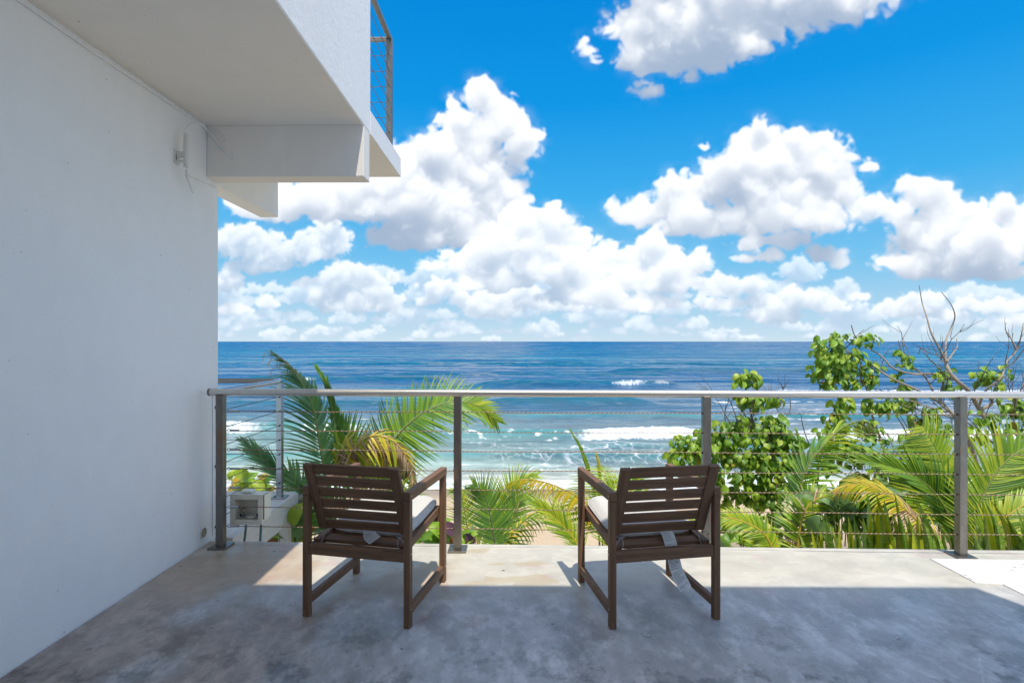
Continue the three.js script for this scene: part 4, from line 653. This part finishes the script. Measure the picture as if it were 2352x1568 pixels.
// palm at the left, behind the left armchair
palm('big shaggy coconut palm with brown dead leaves rising behind the left armchair', [
  { pts: A3(5.6, 845, 1150, 0.1, 868, 1065, 0, 905, 1010, -0.1, 945, 968, -0.15, 990, 938, -0.15, 1045, 922, -0.1, 1100, 934, 0, 1140, 968, 0.1), len: 0.56, n: 56, w: 0.034, from: 0.10, a0: 1.8, a1: 0.3, p0: 0.95, side: [0.85, 1], up: V(-0.25, 0.45, 0.9), droop: 0.1, lift: 0.05, mat: (u, s, r) => u > 0.75 ? (r() < 0.6 ? 'lime' : 'green') : r() < 0.45 ? 'deep' : r() < 0.85 ? 'green' : 'lime', dry: 10, thick: 0.018 },
  { pts: A3(5.3, 770, 1190, 0, 741, 1062, 0, 724, 963, 0, 711, 915, 0, 684, 866, 0.1, 655, 832, 0.2, 622, 806, 0.3), len: 0.52, n: 46, w: 0.034, from: 0.16, a0: 0.95, a1: 0.14, up: V(0.75, 0.2, 0.65), droop: 0.45, lift: -0.1, side: [0.95, 0.75], mat: (u, s, r) => u > 0.72 ? (r() < 0.5 ? 'brown' : 'deep') : s < 0 ? 'blue' : (r() < 0.5 ? 'blue' : 'deep'), fall: 0.12 },
  { pts: A3(5.8, 790, 1120, 0, 774, 1000, 0, 755, 905, 0, 742, 872, 0, 733, 856, 0), len: 0.40, n: 20, w: 0.04, from: 0.05, a0: 0.14, a1: 0.05, up: V(0.2, 0.2, 1), droop: 0, lift: 0.02, mat: only('deep') },
  { pts: A3(5.45, 765, 1100, 0, 785, 1030, -0.05, 830, 1022, -0.1, 880, 1030, -0.1, 918, 1055, -0.1, 945, 1100, -0.05), len: 0.48, n: 30, w: 0.036, from: 0.1, up: V(0, 0.6, 0.8), droop: 0.7, lift: -0.1, fall: 0.35, stem: stemY, mat: (u, s, r) => r() < 0.42 ? 'brown' : r() < 0.5 ? 'yellow' : 'lime', dry: 46 },
  { pts: A3(5.35, 780, 1110, 0, 812, 1030, -0.05, 858, 1000, -0.1, 905, 1014, -0.1, 940, 1062, -0.1, 958, 1130, -0.05), len: 0.40, n: 26, w: 0.034, from: 0.15, up: V(0, 0.6, 0.8), droop: 0.7, lift: -0.1, fall: 0.45, stem: stemY, mat: (u, s, r) => r() < 0.62 ? 'brown' : r() < 0.6 ? 'yellow' : 'lime', dry: 40 },
  { pts: A3(5.75, 830, 1180, 0, 815, 1080, 0, 800, 1020, 0, 780, 975, 0.1, 772, 955, 0.1), len: 0.45, n: 26, w: 0.034, from: 0.15, a0: 1.0, a1: 0.3, up: V(0.1, 0.3, 0.9), droop: 0.15, mat: blend2('green', 'deep', 0.4) },
  { pts: A3(5.4, 760, 1180, 0.1, 700, 1140, 0, 640, 1090, -0.1, 590, 1045, -0.1, 556, 1012, 0), len: 0.36, n: 24, w: 0.03, from: 0.25, a0: 0.55, a1: 0.18, up: V(0.3, 0.8, 0.6), droop: 0.3, mat: only('blue') },
  { pts: A3(5.2, 790, 1260, 0, 735, 1190, 0, 690, 1130, -0.1, 665, 1085, -0.1), len: 0.45, n: 24, w: 0.034, from: 0.1, up: V(0.2, 0.6, 0.8), droop: 0.5, mat: blend2('deep', 'blue', 0.4) },
  { pts: A3(5.2, 800, 1280, 0, 770, 1200, -0.1, 730, 1150, -0.2, 690, 1160, -0.2, 655, 1205, -0.2), len: 0.42, n: 26, w: 0.034, from: 0.1, up: V(0.1, 0.7, 0.7), droop: 0.5, mat: only('deep') },
  { pts: A3(5.3, 830, 1260, 0, 870, 1190, -0.1, 920, 1150, -0.2, 965, 1150, -0.2), len: 0.40, n: 24, w: 0.034, from: 0.1, up: V(0, 0.7, 0.7), droop: 0.5, mat: blend2('green', 'lime', 0.5) },
], null);
// young palm in the middle
palm('young green palm on the beach between the two armchairs, its broad frond facing the terrace', [
  { pts: A3(7.0, 1140, 1275, 0, 1134, 1235, 0, 1127, 1190, 0, 1117, 1150, 0, 1104, 1124, -0.05, 1086, 1112, -0.15), len: 0.46, n: 34, w: 0.028, from: 0.08, a0: 1.1, a1: 0.5, up: V(0.15, 0.35, 0.95), droop: 0.12, lift: 0.02, mat: blend2('deep', 'green', 0.3), stem: stemD },
  { pts: A3(7.9, 1150, 1260, 0, 1160, 1190, 0, 1172, 1135, 0, 1192, 1103, 0, 1232, 1092, 0), len: 0.44, n: 28, w: 0.032, from: 0.2, up: V(-0.2, 0.4, 0.9), droop: 0.3, lift: 0.05, mat: blend2('green', 'lime', 0.5) },
  { pts: A3(7.4, 1150, 1270, 0, 1185, 1215, 0, 1225, 1180, 0, 1262, 1166, 0, 1300, 1160, 0), len: 0.32, n: 28, w: 0.03, from: 0.15, up: V(0, 0.8, 0.5), droop: 0.7, fall: 0.5, lift: 0, mat: blend2('green', 'yellow', 0.35), dry: 4 },
  { pts: A3(7.2, 1150, 1290, 0.1, 1148, 1210, 0, 1120, 1212, 0, 1085, 1234, 0, 1060, 1262, 0), len: 0.36, n: 24, w: 0.03, from: 0.2, up: V(0, 0.8, 0.5), droop: 0.6, fall: 0.4, stem: stemY, mat: blend2('green', 'yellow', 0.3), dry: 8 },
  { pts: A3(7.8, 1165, 1290, 0, 1175, 1200, 0, 1195, 1150, 0, 1222, 1135, 0), len: 0.5, n: 26, w: 0.03, from: 0.15, up: V(-0.3, 0.5, 0.8), droop: 0.4, fall: 0.15, mat: blend2('deep', 'green', 0.6), dry: 10 },
  { pts: A3(7.8, 1080, 1270, 0.1, 1068, 1180, 0, 1055, 1130, 0, 1035, 1128, 0), len: 0.36, n: 20, w: 0.03, from: 0.2, droop: 0.4, mat: blend2('green', 'lime', 0.6) },
], null);
palm('yellowing palm behind the left arm of the right armchair, one frond arching to the left', [
  { pts: A3(7.0, 1392, 1290, 0, 1388, 1215, 0, 1385, 1145, 0, 1389, 1095, 0.05, 1391, 1070, 0.25), len: 0.60, n: 34, w: 0.034, from: 0.3, a0: 1.5, a1: 1.25, up: V(0, 0.15, 1), droop: 0.35, lift: -0.05, fall: 0.22, stem: stemY, mat: blend2('lime', 'green', 0.35) },
  { pts: A3(7.0, 1398, 1290, 0, 1385, 1215, 0, 1362, 1172, 0, 1326, 1140, 0, 1284, 1119, 0, 1240, 1104, 0, 1197, 1101, 0, 1150, 1117, 0), len: 0.36, n: 42, w: 0.034, from: 0.3, a0: 1.1, a1: 0.25, up: V(0, 0.85, 0.5), droop: 0.75, fall: 0.55, lift: -0.1, stem: stemY, mat: (u, s, r) => r() < 0.58 ? 'yellow' : r() < 0.85 ? 'lime' : 'brown', dry: 10 },
  { pts: A3(7.2, 1380, 1290, 0, 1368, 1150, 0, 1345, 1060, 0, 1328, 1020, 0, 1314, 995, 0), len: 0.30, n: 18, w: 0.035, from: 0.4, a0: 0.1, a1: 0.04, lift: 0.02, droop: 0, mat: only('green'), thick: 0.014 },
  { pts: A3(7.2, 1385, 1290, 0, 1382, 1150, 0, 1376, 1075, 0, 1370, 1045, 0), len: 0.25, n: 12, w: 0.03, from: 0.5, a0: 0.12, a1: 0.05, lift: 0.02, droop: 0, mat: only('yellow') },
  { pts: A3(6.8, 1340, 1290, 0, 1323, 1245, 0, 1297, 1212, 0, 1265, 1180, 0, 1226, 1154, 0), len: 0.42, n: 28, w: 0.03, from: 0.1, a0: 0.75, a1: 0.25, up: V(0.2, 0.5, 0.8), droop: 0.3, stem: stemY, mat: blend2('lime', 'green', 0.4), dry: 5 },
  { pts: A3(6.9, 1400, 1290, 0, 1420, 1190, 0, 1440, 1130, 0, 1465, 1100, 0), len: 0.55, n: 26, w: 0.034, from: 0.15, up: V(-0.2, 0.5, 0.9), droop: 0.35, fall: 0.1, mat: blend2('lime', 'green', 0.5) },
  { pts: A3(6.7, 1410, 1300, 0, 1440, 1245, 0, 1490, 1225, 0, 1540, 1232, 0), len: 0.32, n: 22, w: 0.028, from: 0.15, droop: 0.6, fall: 0.3, mat: blend2('green', 'lime', 0.6) },
], null);
// palms at the right
palm('palm with a tall arching frond standing just right of the right armchair', [
  { pts: A3(5.3, 1826, 1290, 0, 1832, 1180, 0, 1838, 1137, 0, 1849, 1085, 0, 1870, 1050, 0, 1902, 1014, 0, 1935, 982, 0, 1975, 966, 0.05, 2005, 972, 0.1), len: 0.40, n: 50, w: 0.032, from: 0.28, a0: 0.8, a1: 0.2, up: V(-0.6, 0.5, 0.6), droop: 0.45, fall: 0.42, lift: -0.1, mat: (u, s, r) => u > 0.75 && r() < 0.35 ? 'brown' : u > 0.5 ? (r() < 0.5 ? 'lime' : 'green') : r() < 0.6 ? 'green' : 'deep', dry: 8 },
  { pts: A3(4.9, 1790, 1300, 0, 1755, 1226, 0, 1712, 1200, 0, 1665, 1188, 0, 1630, 1192, 0), len: 0.22, n: 32, w: 0.026, from: 0.12, a0: 1.1, a1: 0.4, up: V(0, 0.6, 0.8), droop: 0.35, lift: 0.05, stem: stemY, mat: blend2('lime', 'green', 0.45) },
  { pts: A3(4.9, 1830, 1300, 0, 1833, 1257, 0, 1841, 1200, 0, 1854, 1166, 0, 1882, 1143, 0, 1915, 1140, 0.05), len: 0.29, n: 34, w: 0.025, from: 0.05, a0: 1.2, a1: 0.4, up: V(-0.2, 0.5, 0.85), droop: 0.5, fall: 0.15, stem: stemY, mat: (u, s, r) => r() < 0.14 ? 'brown' : r() < 0.5 ? 'lime' : 'green', dry: 12 },
], null);
palm('large bright green palm left of the rightmost railing post with a drooping yellow frond', [
  { pts: A3(5.2, 2190, 1300, 0, 2185, 1221, 0, 2180, 1150, 0, 2172, 1086, 0, 2153, 1037, 0, 2136, 1005, -0.02, 2119, 976, -0.06), len: 0.66, n: 48, w: 0.030, from: 0.28, a0: 1.35, a1: 0.9, up: V(0.12, 0.3, 0.95), droop: 0.10, lift: 0.0, side: [1.1, 0.72], mat: blend2('green', 'lime', 0.55) },
  { pts: A3(4.95, 2200, 1300, 0, 2189, 1210, 0, 2158, 1145, 0, 2129, 1113, 0, 2094, 1089, 0, 2035, 1067, 0, 1976, 1054, 0), len: 0.44, n: 40, w: 0.034, from: 0.14, a0: 0.75, a1: 0.2, up: V(-0.35, 0.5, 0.8), droop: 0.12, lift: 0.2, side: [0.75, 1], mat: blend2('deep', 'green', (u) => u > 0.5 ? 0.85 : 0.35), thick: 0.02 },
  { pts: A3(4.7, 2192, 1290, 0, 2150, 1231, 0, 2114, 1202, 0, 2077, 1167, 0, 2040, 1137, 0, 1991, 1114, 0, 1950, 1114, 0, 1917, 1126, 0), len: 0.32, n: 46, w: 0.026, from: 0.1, a0: 1.1, a1: 0.25, up: V(0, 0.75, 0.6), droop: 0.6, fall: 0.2, lift: 0.08, stem: stemY, mat: (u, s, r) => u < 0.42 ? (r() < 0.8 ? 'brown' : 'yellow') : u > 0.88 && r() < 0.4 ? 'brown' : r() < 0.75 ? 'yellow' : 'lime', dry: 26 },
], null);
palm('wide bright palm fronds at the right edge, beyond the rightmost railing post', [
  { pts: A3(4.8, 2226, 1300, 0, 2232, 1250, 0, 2244, 1177, 0, 2264, 1128, 0, 2296, 1076, 0, 2333, 1042, 0, 2372, 1022, 0.02, 2420, 1012, 0.05), len: 0.50, n: 44, w: 0.032, from: 0.15, a0: 1.15, a1: 0.5, up: V(0.1, 0.4, 0.95), droop: 0.15, lift: 0.04, mat: blend2('green', 'lime', 0.5), thick: 0.016 },
  { pts: A3(4.7, 2258, 1290, 0, 2268, 1248, 0, 2289, 1209, 0, 2316, 1184, 0, 2352, 1160, 0, 2400, 1140, 0), len: 0.30, n: 34, w: 0.026, from: 0.05, a0: 0.8, a1: 0.3, up: V(-0.2, 0.6, 0.8), droop: 0.2, lift: 0.05, stem: stemY, mat: blend2('lime', 'green', 0.2) },
  { pts: A3(5.1, 2330, 1300, 0, 2340, 1200, 0, 2352, 1120, 0, 2380, 1060, 0), len: 0.55, n: 30, w: 0.03, from: 0.2, up: V(0, 0.4, 0.9), droop: 0.25, mat: blend2('green', 'lime', 0.35) },
  { pts: A3(5.0, 2240, 1310, 0, 2275, 1240, 0, 2330, 1215, 0, 2390, 1225, 0), len: 0.34, n: 28, w: 0.026, from: 0.1, droop: 0.4, mat: blend2('green', 'lime', 0.6) },
], null);

// leafy bushes: branches as polylines, leaves in clusters [x, y, half width, half height, count] of the picture at a depth
function bush(name, label, category, d, opt) {
  const base = at(opt.base[0], opt.base[1], d), o = thing(name, label, category, null, base), off = base.clone().negate(), r = rng(opt.seed); let n = 0; const rest = [];
  const curves = opt.branches.map(([r0, r1, ...p]) => { const pts = []; for (let i = 0; i < p.length; i += 2) pts.push(at(p[i], p[i + 1], d + (opt.deep ?? 0.3) * (noise(p[i] * 0.013, p[i + 1] * 0.011 + r0 * 50)))); part('branch', tube(pts, r0, r1, 9, pts.length * 5), opt.bark ?? bark, o, off); return new THREE.CatmullRomCurve3(pts); });
  const tw = [];
  const twig = (P, D, L, r0, lev) => { const pts = [P]; let q = P.clone(), dd = D.clone(); for (let i = 0; i < 4; i++) { dd.add(V(r() - 0.5, r() - 0.38, r() - 0.5).multiplyScalar(0.62)).normalize(); q = q.clone().addScaledVector(dd, L / 4); pts.push(q); } tw.push(tube(pts, r0, r0 * 0.35, 5, 8, false)); if (lev > 0) for (let k = 0; k < 3; k++) { const i = 1 + Math.floor(r() * 3); twig(pts[i], dd.clone().add(V(r() - 0.5, r() - 0.5, r() - 0.5).multiplyScalar(1.8)).normalize(), L * 0.6, r0 * 0.6, lev - 1); } };
  for (let i = 0; i < (opt.twigs ?? 0); i++) { const c = curves[Math.floor(r() * curves.length)], t = 0.15 + 0.8 * r(), P = c.getPointAt(t); if (opt.twigBox && (P.y < opt.twigBox[0] || P.y > opt.twigBox[1])) continue; twig(P, c.getTangentAt(t).add(V(r() - 0.5, r() - 0.3, r() - 0.5).multiplyScalar(2)).normalize(), 0.25 + 0.4 * r(), 0.005 + 0.003 * r(), 1); }
  for (const [x, y, L, n2] of opt.scrub ?? []) for (let i = 0; i < n2; i++) twig(at(x + (r() - 0.5) * L, y + (r() - 0.5) * 20, d + (r() - 0.5) * 0.5), V((r() - 0.5) * 1.2, 1, (r() - 0.5) * 0.6).normalize(), 0.25 + 0.35 * r(), 0.0045 + 0.002 * r(), 1);
  const leaves = [];
  for (const [x, y, w, h, m, dd = 0] of opt.clusters) {
    const C = at(x, y, d + dd), W = w / F * d, H = h / F * d, stalk = [];
    for (let i = 0; i < m * 1.6; i++) {
      const th = r() * 2 * Math.PI, q = 1.12 * Math.pow(r(), 0.6), ph = (r() - 0.5) * 1.6; const P = C.clone().add(V(Math.cos(th) * q * W, Math.sin(th) * q * H, ph * Math.min(W, H) * 0.8 + 0.05));
      const out = V(Math.cos(th) * q * 0.9, 0.1 + Math.sin(th) * q * 0.5, 0.35 + ph * 0.5), dir = V((r() - 0.5) * 1.2, -0.55 - 0.5 * r(), (r() - 0.5) * 0.9).addScaledVector(out, 0.75).normalize();
      const nn = V((r() - 0.5) * 1.8, 0.1 + 0.9 * r(), 0.3 + 0.8 * r()).addScaledVector(out, 0.5); nn.addScaledVector(dir, -nn.dot(dir)).normalize();
      const L = (opt.size ?? 0.12) * (0.38 + 0.95 * r()), kind = r() < (opt.yellow ?? 0.012) ? 'bushYellow' : (opt.kind ?? 'bush'), mats = M[kind];
      leaves.push({ mat: mats[Math.floor(r() * mats.length)], geo: HL[Math.floor(r() * 3)], place: [P, dir, nn, L * (0.66 + 0.2 * r()), L], z: P.z });
      if (i % 4 === 0) { const B = C.clone().add(V((r() - 0.5) * W * 0.5, -H * 0.6, (r() - 0.5) * 0.1)); stalk.push(tube([B, B.clone().lerp(P, 0.5).add(V(0, 0.03, 0)), P], 0.0035, 0.0018, 4, 4, false)); }
    }
    if (stalk.length) tw.push(...stalk);
  }
  if (tw.length) { const m = part('twigs', mergeGeometries(tw), opt.twigMat ?? twigM, o, off); m.userData = { kind: 'stuff' }; }
  leaves.sort((a, b) => b.z - a.z + 0.0);
  for (const l of leaves) { if (n < 300) { const m = put(part('leaf', l.geo, l.mat, o), ...l.place); m.position.sub(base); n++; } else rest.push(l); }
  if (rest.length) baked(rest).forEach(([mat, g]) => { const m = part('foliage', g, mat, o, off); m.userData = { kind: 'stuff' }; });
  return o;
}
bush('heart_leaf_bush', 'dense bush of glossy heart-shaped leaves just behind and right of the right armchair', 'bush', 6.2, {
  base: [1775, 1330], seed: 21, size: 0.100, yellow: 0.01, deep: 0.2, bark: twigM,
  branches: [[0.022, 0.007, 1790, 1330, 1775, 1180, 1762, 1040, 1735, 985, 1721, 930, 1712, 885], [0.018, 0.006, 1770, 1330, 1740, 1160, 1700, 1060, 1660, 1020, 1600, 1020], [0.012, 0.004, 1780, 1200, 1800, 1060, 1792, 976, 1815, 944, 1816, 915], [0.012, 0.004, 1850, 1250, 1880, 1060, 1855, 1010, 1843, 970, 1841, 952], [0.01, 0.003, 1730, 990, 1706, 945, 1690, 930]],
  scrub: [[1700, 985, 70, 7], [1810, 1130, 120, 6], [1760, 940, 60, 3]],
  clusters: [[1709, 868, 27, 20, 26], [1690, 905, 14, 8, 6], [1729, 918, 32, 14, 24], [1779, 917, 12, 8, 6], [1694, 975, 36, 22, 34], [1764, 985, 34, 32, 48], [1641, 1003, 36, 34, 56], [1557, 1030, 20, 30, 26], [1592, 1028, 34, 30, 44], [1660, 1046, 40, 20, 30, 0.15], [1726, 1032, 46, 34, 64], [1799, 1012, 34, 32, 44], [1704, 1085, 52, 42, 80], [1770, 1090, 50, 46, 80], [1812, 1060, 26, 26, 30], [1756, 1140, 34, 26, 40], [1700, 1140, 40, 26, 30, 0.2], [1826, 1008, 10, 14, 8], [1620, 1090, 36, 26, 30, 0.2], [1650, 1130, 30, 24, 20, 0.3], [1785, 1180, 30, 18, 20, 0.3], [1690, 1195, 40, 16, 24, 0.5]],
});
bush('bare_branched_tree', 'half bare grey-branched tree at the right, leafy at its left end, above the handrail', 'tree', 7.4, {
  base: [2330, 1290], seed: 33, size: 0.102, yellow: 0.03, deep: 0.5,
  branches: [
    [0.055, 0.02, 2380, 1290, 2340, 1120, 2318, 1050, 2295, 1009, 2271, 971, 2252, 941, 2224, 896, 2198, 873, 2182, 854, 2173, 831],
    [0.015, 0.004, 2173, 831, 2161, 805, 2140, 765, 2130, 730, 2119, 695, 2112, 655], [0.014, 0.004, 2173, 831, 2173, 788, 2184, 756, 2194, 730, 2187, 702, 2163, 670], [0.012, 0.005, 2176, 830, 2189, 812, 2200, 793, 2198, 778], [0.009, 0.004, 2168, 830, 2160, 822, 2150, 810],
    [0.017, 0.006, 2198, 873, 2150, 859, 2095, 858, 2048, 842, 2025, 817, 1988, 795, 1964, 770, 1956, 746], [0.019, 0.006, 2170, 930, 2105, 894, 2048, 868, 2002, 838, 1955, 812, 1931, 793, 1924, 774],
    [0.014, 0.005, 2150, 915, 2142, 895, 2126, 866, 2095, 840, 2072, 807, 2064, 782], [0.012, 0.005, 2182, 880, 2170, 863, 2158, 845, 2137, 826, 2117, 800, 2111, 812],
    [0.035, 0.014, 2260, 1120, 2225, 1010, 2187, 948, 2161, 924, 2168, 877, 2176, 838], [0.016, 0.006, 2250, 930, 2266, 896, 2299, 868, 2313, 831, 2337, 803, 2349, 760, 2352, 742], [0.008, 0.004, 2337, 803, 2325, 780, 2310, 755, 2312, 740],
    [0.024, 0.008, 2060, 1180, 2030, 1030, 2002, 948, 1990, 889, 1976, 861, 1978, 831], [0.012, 0.005, 2187, 948, 2120, 930, 2060, 908, 2010, 896], [0.013, 0.005, 2110, 1150, 2085, 1000, 2050, 940, 2028, 905], [0.012, 0.005, 2318, 1050, 2230, 975, 2150, 950, 2105, 940, 2060, 925],
    [0.026, 0.009, 2252, 941, 2280, 925, 2262, 905, 2240, 925], [0.014, 0.005, 2350, 1150, 2345, 1040, 2330, 970, 2336, 920, 2352, 880], [0.013, 0.005, 2140, 1180, 2128, 1050, 2120, 980, 2130, 930],
  ],
  twigs: 55, twigBox: [-3, 1.30], scrub: [[2300, 1040, 140, 12], [2040, 1080, 160, 12], [2150, 1000, 140, 8], [1960, 1130, 90, 6], [2335, 930, 40, 4]],
  clusters: [[1919, 810, 44, 44, 110], [1900, 855, 34, 30, 50], [1952, 838, 28, 30, 36], [1984, 777, 22, 12, 16], [2001, 844, 18, 16, 16], [1995, 870, 12, 10, 6], [1962, 880, 18, 12, 14], [2069, 816, 11, 12, 6], [2074, 838, 14, 8, 8], [2060, 860, 14, 10, 6], [2068, 888, 12, 6, 6], [2160, 858, 14, 16, 12], [2184, 889, 18, 9, 10], [2255, 856, 22, 12, 16], [2297, 849, 14, 15, 8], [2271, 878, 26, 12, 16],
    [1927, 924, 17, 20, 22], [1919, 962, 22, 18, 24], [1905, 990, 26, 22, 28], [2048, 929, 32, 20, 34], [2130, 945, 20, 12, 12], [2240, 950, 12, 10, 4], [2320, 934, 32, 24, 36], [2340, 980, 26, 18, 18], [1986, 980, 18, 16, 18], [1972, 1024, 26, 24, 36], [1952, 1056, 20, 12, 14], [2030, 1100, 22, 20, 20], [2102, 963, 12, 10, 8], [2075, 1100, 10, 10, 6], [2010, 1000, 26, 16, 20], [2030, 1060, 20, 14, 12], [2290, 1010, 26, 18, 14], [1930, 1030, 26, 20, 26], [2090, 1010, 20, 12, 10], [2352, 1030, 20, 20, 10], [1900, 1070, 26, 18, 20], [1950, 1110, 30, 16, 20], [2005, 930, 20, 14, 12], [2090, 925, 16, 12, 8], [2160, 985, 22, 14, 12], [2120, 1040, 22, 14, 12], [2060, 1130, 26, 16, 16], [1890, 1030, 24, 20, 24], [1870, 1110, 26, 22, 22], [1990, 1090, 22, 16, 16], [2230, 990, 20, 14, 10], [2270, 960, 18, 12, 8], [2345, 940, 18, 16, 12]],
});

// snake plants at the edge of the terrace
const snakeM = [0, 1].map((k) => phys({ map: tex(64, 256, (x, y) => { const e = Math.abs(x - 0.5) * 2, b = sst(0.0, 0.3, fbm(x * 3, y * 26 + k * 7, 4)), ed = sst(0.72, 0.82, e); const c = [mix(0.24, 0.42, b), mix(0.38, 0.52, b), mix(0.05, 0.17, b)], y2 = k ? [0.60, 0.56, 0.06] : [0.40, 0.46, 0.06]; return c.map((v, i) => mix(v, y2[i], ed)); }, 1, 1), roughness: 0.45, side: THREE.DoubleSide, transmission: 0.12, thickness: 0 }));
const limeLance = leafM(0.50, 0.56, 0.035), darkLance = leafM(0.12, 0.22, 0.03);
function clump(label, d, list, seed) {
  const base = at(list[0][0], 1300, d), o = thing('snake_plant', label, 'snake plant', null, base), r = rng(seed);
  for (const [x, topY, lean, w = 1] of list) { const B = at(x, 1345, d + (r() - 0.5) * 0.35), T = at(x + lean, topY, d + (r() - 0.5) * 0.2), dir = T.clone().sub(B), q = r(); put(part('leaf', LANCE[Math.floor(r() * 3)], q < 0.34 ? limeLance : q < 0.38 ? darkLance : snakeM[q < 0.65 ? 0 : 1], o), B.sub(base), dir.clone().normalize(), V((r() - 0.5) * 0.9, 0.1, 1).normalize(), 0.048 * w * (0.8 + 0.4 * r()), dir.length()); }
}
{
  const r = rng(9), row = (x0, x1, n, lo, hi) => [...Array(n)].map((_, i) => [mix(x0, x1, (i + r()) / n), mix(lo, hi, r()), (r() - 0.5) * 46, 0.8 + 0.5 * r()]);
  clump('row of upright snake plant leaves at the floor edge, just right of the right armchair', 4.25, [[1925, 1205, -26, 1.1], ...row(1860, 1985, 14, 1165, 1235)], 1);
  clump('tall snake plant clump under the drooping yellow palm frond', 4.35, [[2040, 1196, -50, 1.5], ...row(1975, 2110, 25, 1130, 1236)], 2);
  clump('snake plant clump at the foot of the rightmost railing post', 4.4, row(2110, 2215, 16, 1150, 1238), 3);
  clump('snake plant clump at the right edge, beyond the rightmost railing post', 4.3, row(2230, 2400, 24, 1145, 1238), 4);
}
// low broad-leaved plants
function broad(label, d, list, seed, size, category = 'plant') {
  const base = at(list[0][0], list[0][1], d), o = thing('broad_leaf_plant', label, category, null, base), r = rng(seed);
  for (const [x, y, kind, k = 1] of list) { const P = at(x, y, d + (r() - 0.5) * 0.4), dir = V((r() - 0.5) * 1.6, 0.75 * r() + 0.1, (r() - 0.2) * 0.6).normalize(), n = V((r() - 0.5), 0.6 + 0.4 * r(), 0.8).normalize(), L = size * k * (0.7 + 0.5 * r()), m = M[kind]; n.addScaledVector(dir, -n.dot(dir)).normalize(); put(part('leaf', HL[Math.floor(r() * 3)], m[Math.floor(r() * m.length)], o), P.clone().sub(base), dir, n, L * 0.75, L); part('stalk', tube([P.clone().sub(base), P.clone().sub(base).add(V((r() - 0.5) * 0.05, -0.22, 0))], 0.005, 0.006, 6, 1), stemG, o); }
}
const fill = (x0, x1, y0, y1, n, kinds, seed) => { const r = rng(seed); return [...Array(n)].map(() => [mix(x0, x1, r()), mix(y0, y1, r()), kinds[Math.floor(r() * kinds.length)], 0.8 + 0.5 * r()]); };
broad('low grey-green plant with wide leaves behind the snake plants', 5.0, fill(1850, 2050, 1130, 1240, 80, ['grey', 'grey', 'bush'], 4), 4, 0.17);
broad('low plant with round green leaves and one orange leaf beside the wooden walkway post', 4.9, [[690, 1222, 'orange', 1], ...fill(655, 705, 1195, 1255, 22, ['bush', 'bush', 'grey'], 5), ...fill(600, 640, 1205, 1260, 12, ['bush', 'bush', 'orange'], 6)], 5, 0.15);
broad('few yellow-green leaves behind the wooden walkway, under the short railing', 6.6, fill(515, 640, 1098, 1135, 20, ['bush', 'bush', 'bushYellow', 'bush'], 7), 6, 0.19);
broad('low green and purple leaves at the foot of the middle railing post', 5.2, [[1042, 1225, 'purple', 1.1], [1046, 1245, 'orange', 1], ...fill(965, 1080, 1225, 1262, 26, ['bush', 'bush', 'grey', 'bush', 'purple'], 8)], 7, 0.16);
broad('undergrowth leaves below the heart-leaved bush', 5.4, fill(1620, 1900, 1200, 1275, 60, ['bush', 'bush', 'grey', 'bush'], 11), 9, 0.14);
broad('shaded undergrowth leaves between the two right palms', 5.7, fill(2050, 2380, 1120, 1270, 80, ['bush', 'bush', 'grey'], 12), 10, 0.15);
{ // dry litter and stalks under the plants
  const r = rng(77), gs = []; for (let i = 0; i < 1500; i++) { const x = 1.4 + 5.2 * r(), d = 4.4 + 4.2 * r(), y = groundY(x, d), dir = V(r() - 0.5, 0.25 * r() + 0.05, r() - 0.5).normalize(), o = put(new THREE.Object3D(), V(x, y + 0.01, -d), dir, V(r() - 0.5, 1, r() - 0.5).normalize(), 0.03 + 0.03 * r(), 0.12 + 0.3 * r()); o.updateMatrix(); gs.push(CURL[i % 3].clone().applyMatrix4(o.matrix)); }
  const m = single('leaf_litter', gs, M.brown[0], 'dry brown leaf litter on the ground under the right-hand plants', 'leaf litter'); m.userData.kind = 'stuff';
}
scene.traverse((o) => { if (o.isMesh) o.castShadow = o.receiveShadow = true; });
renderer.render(scene, camera);
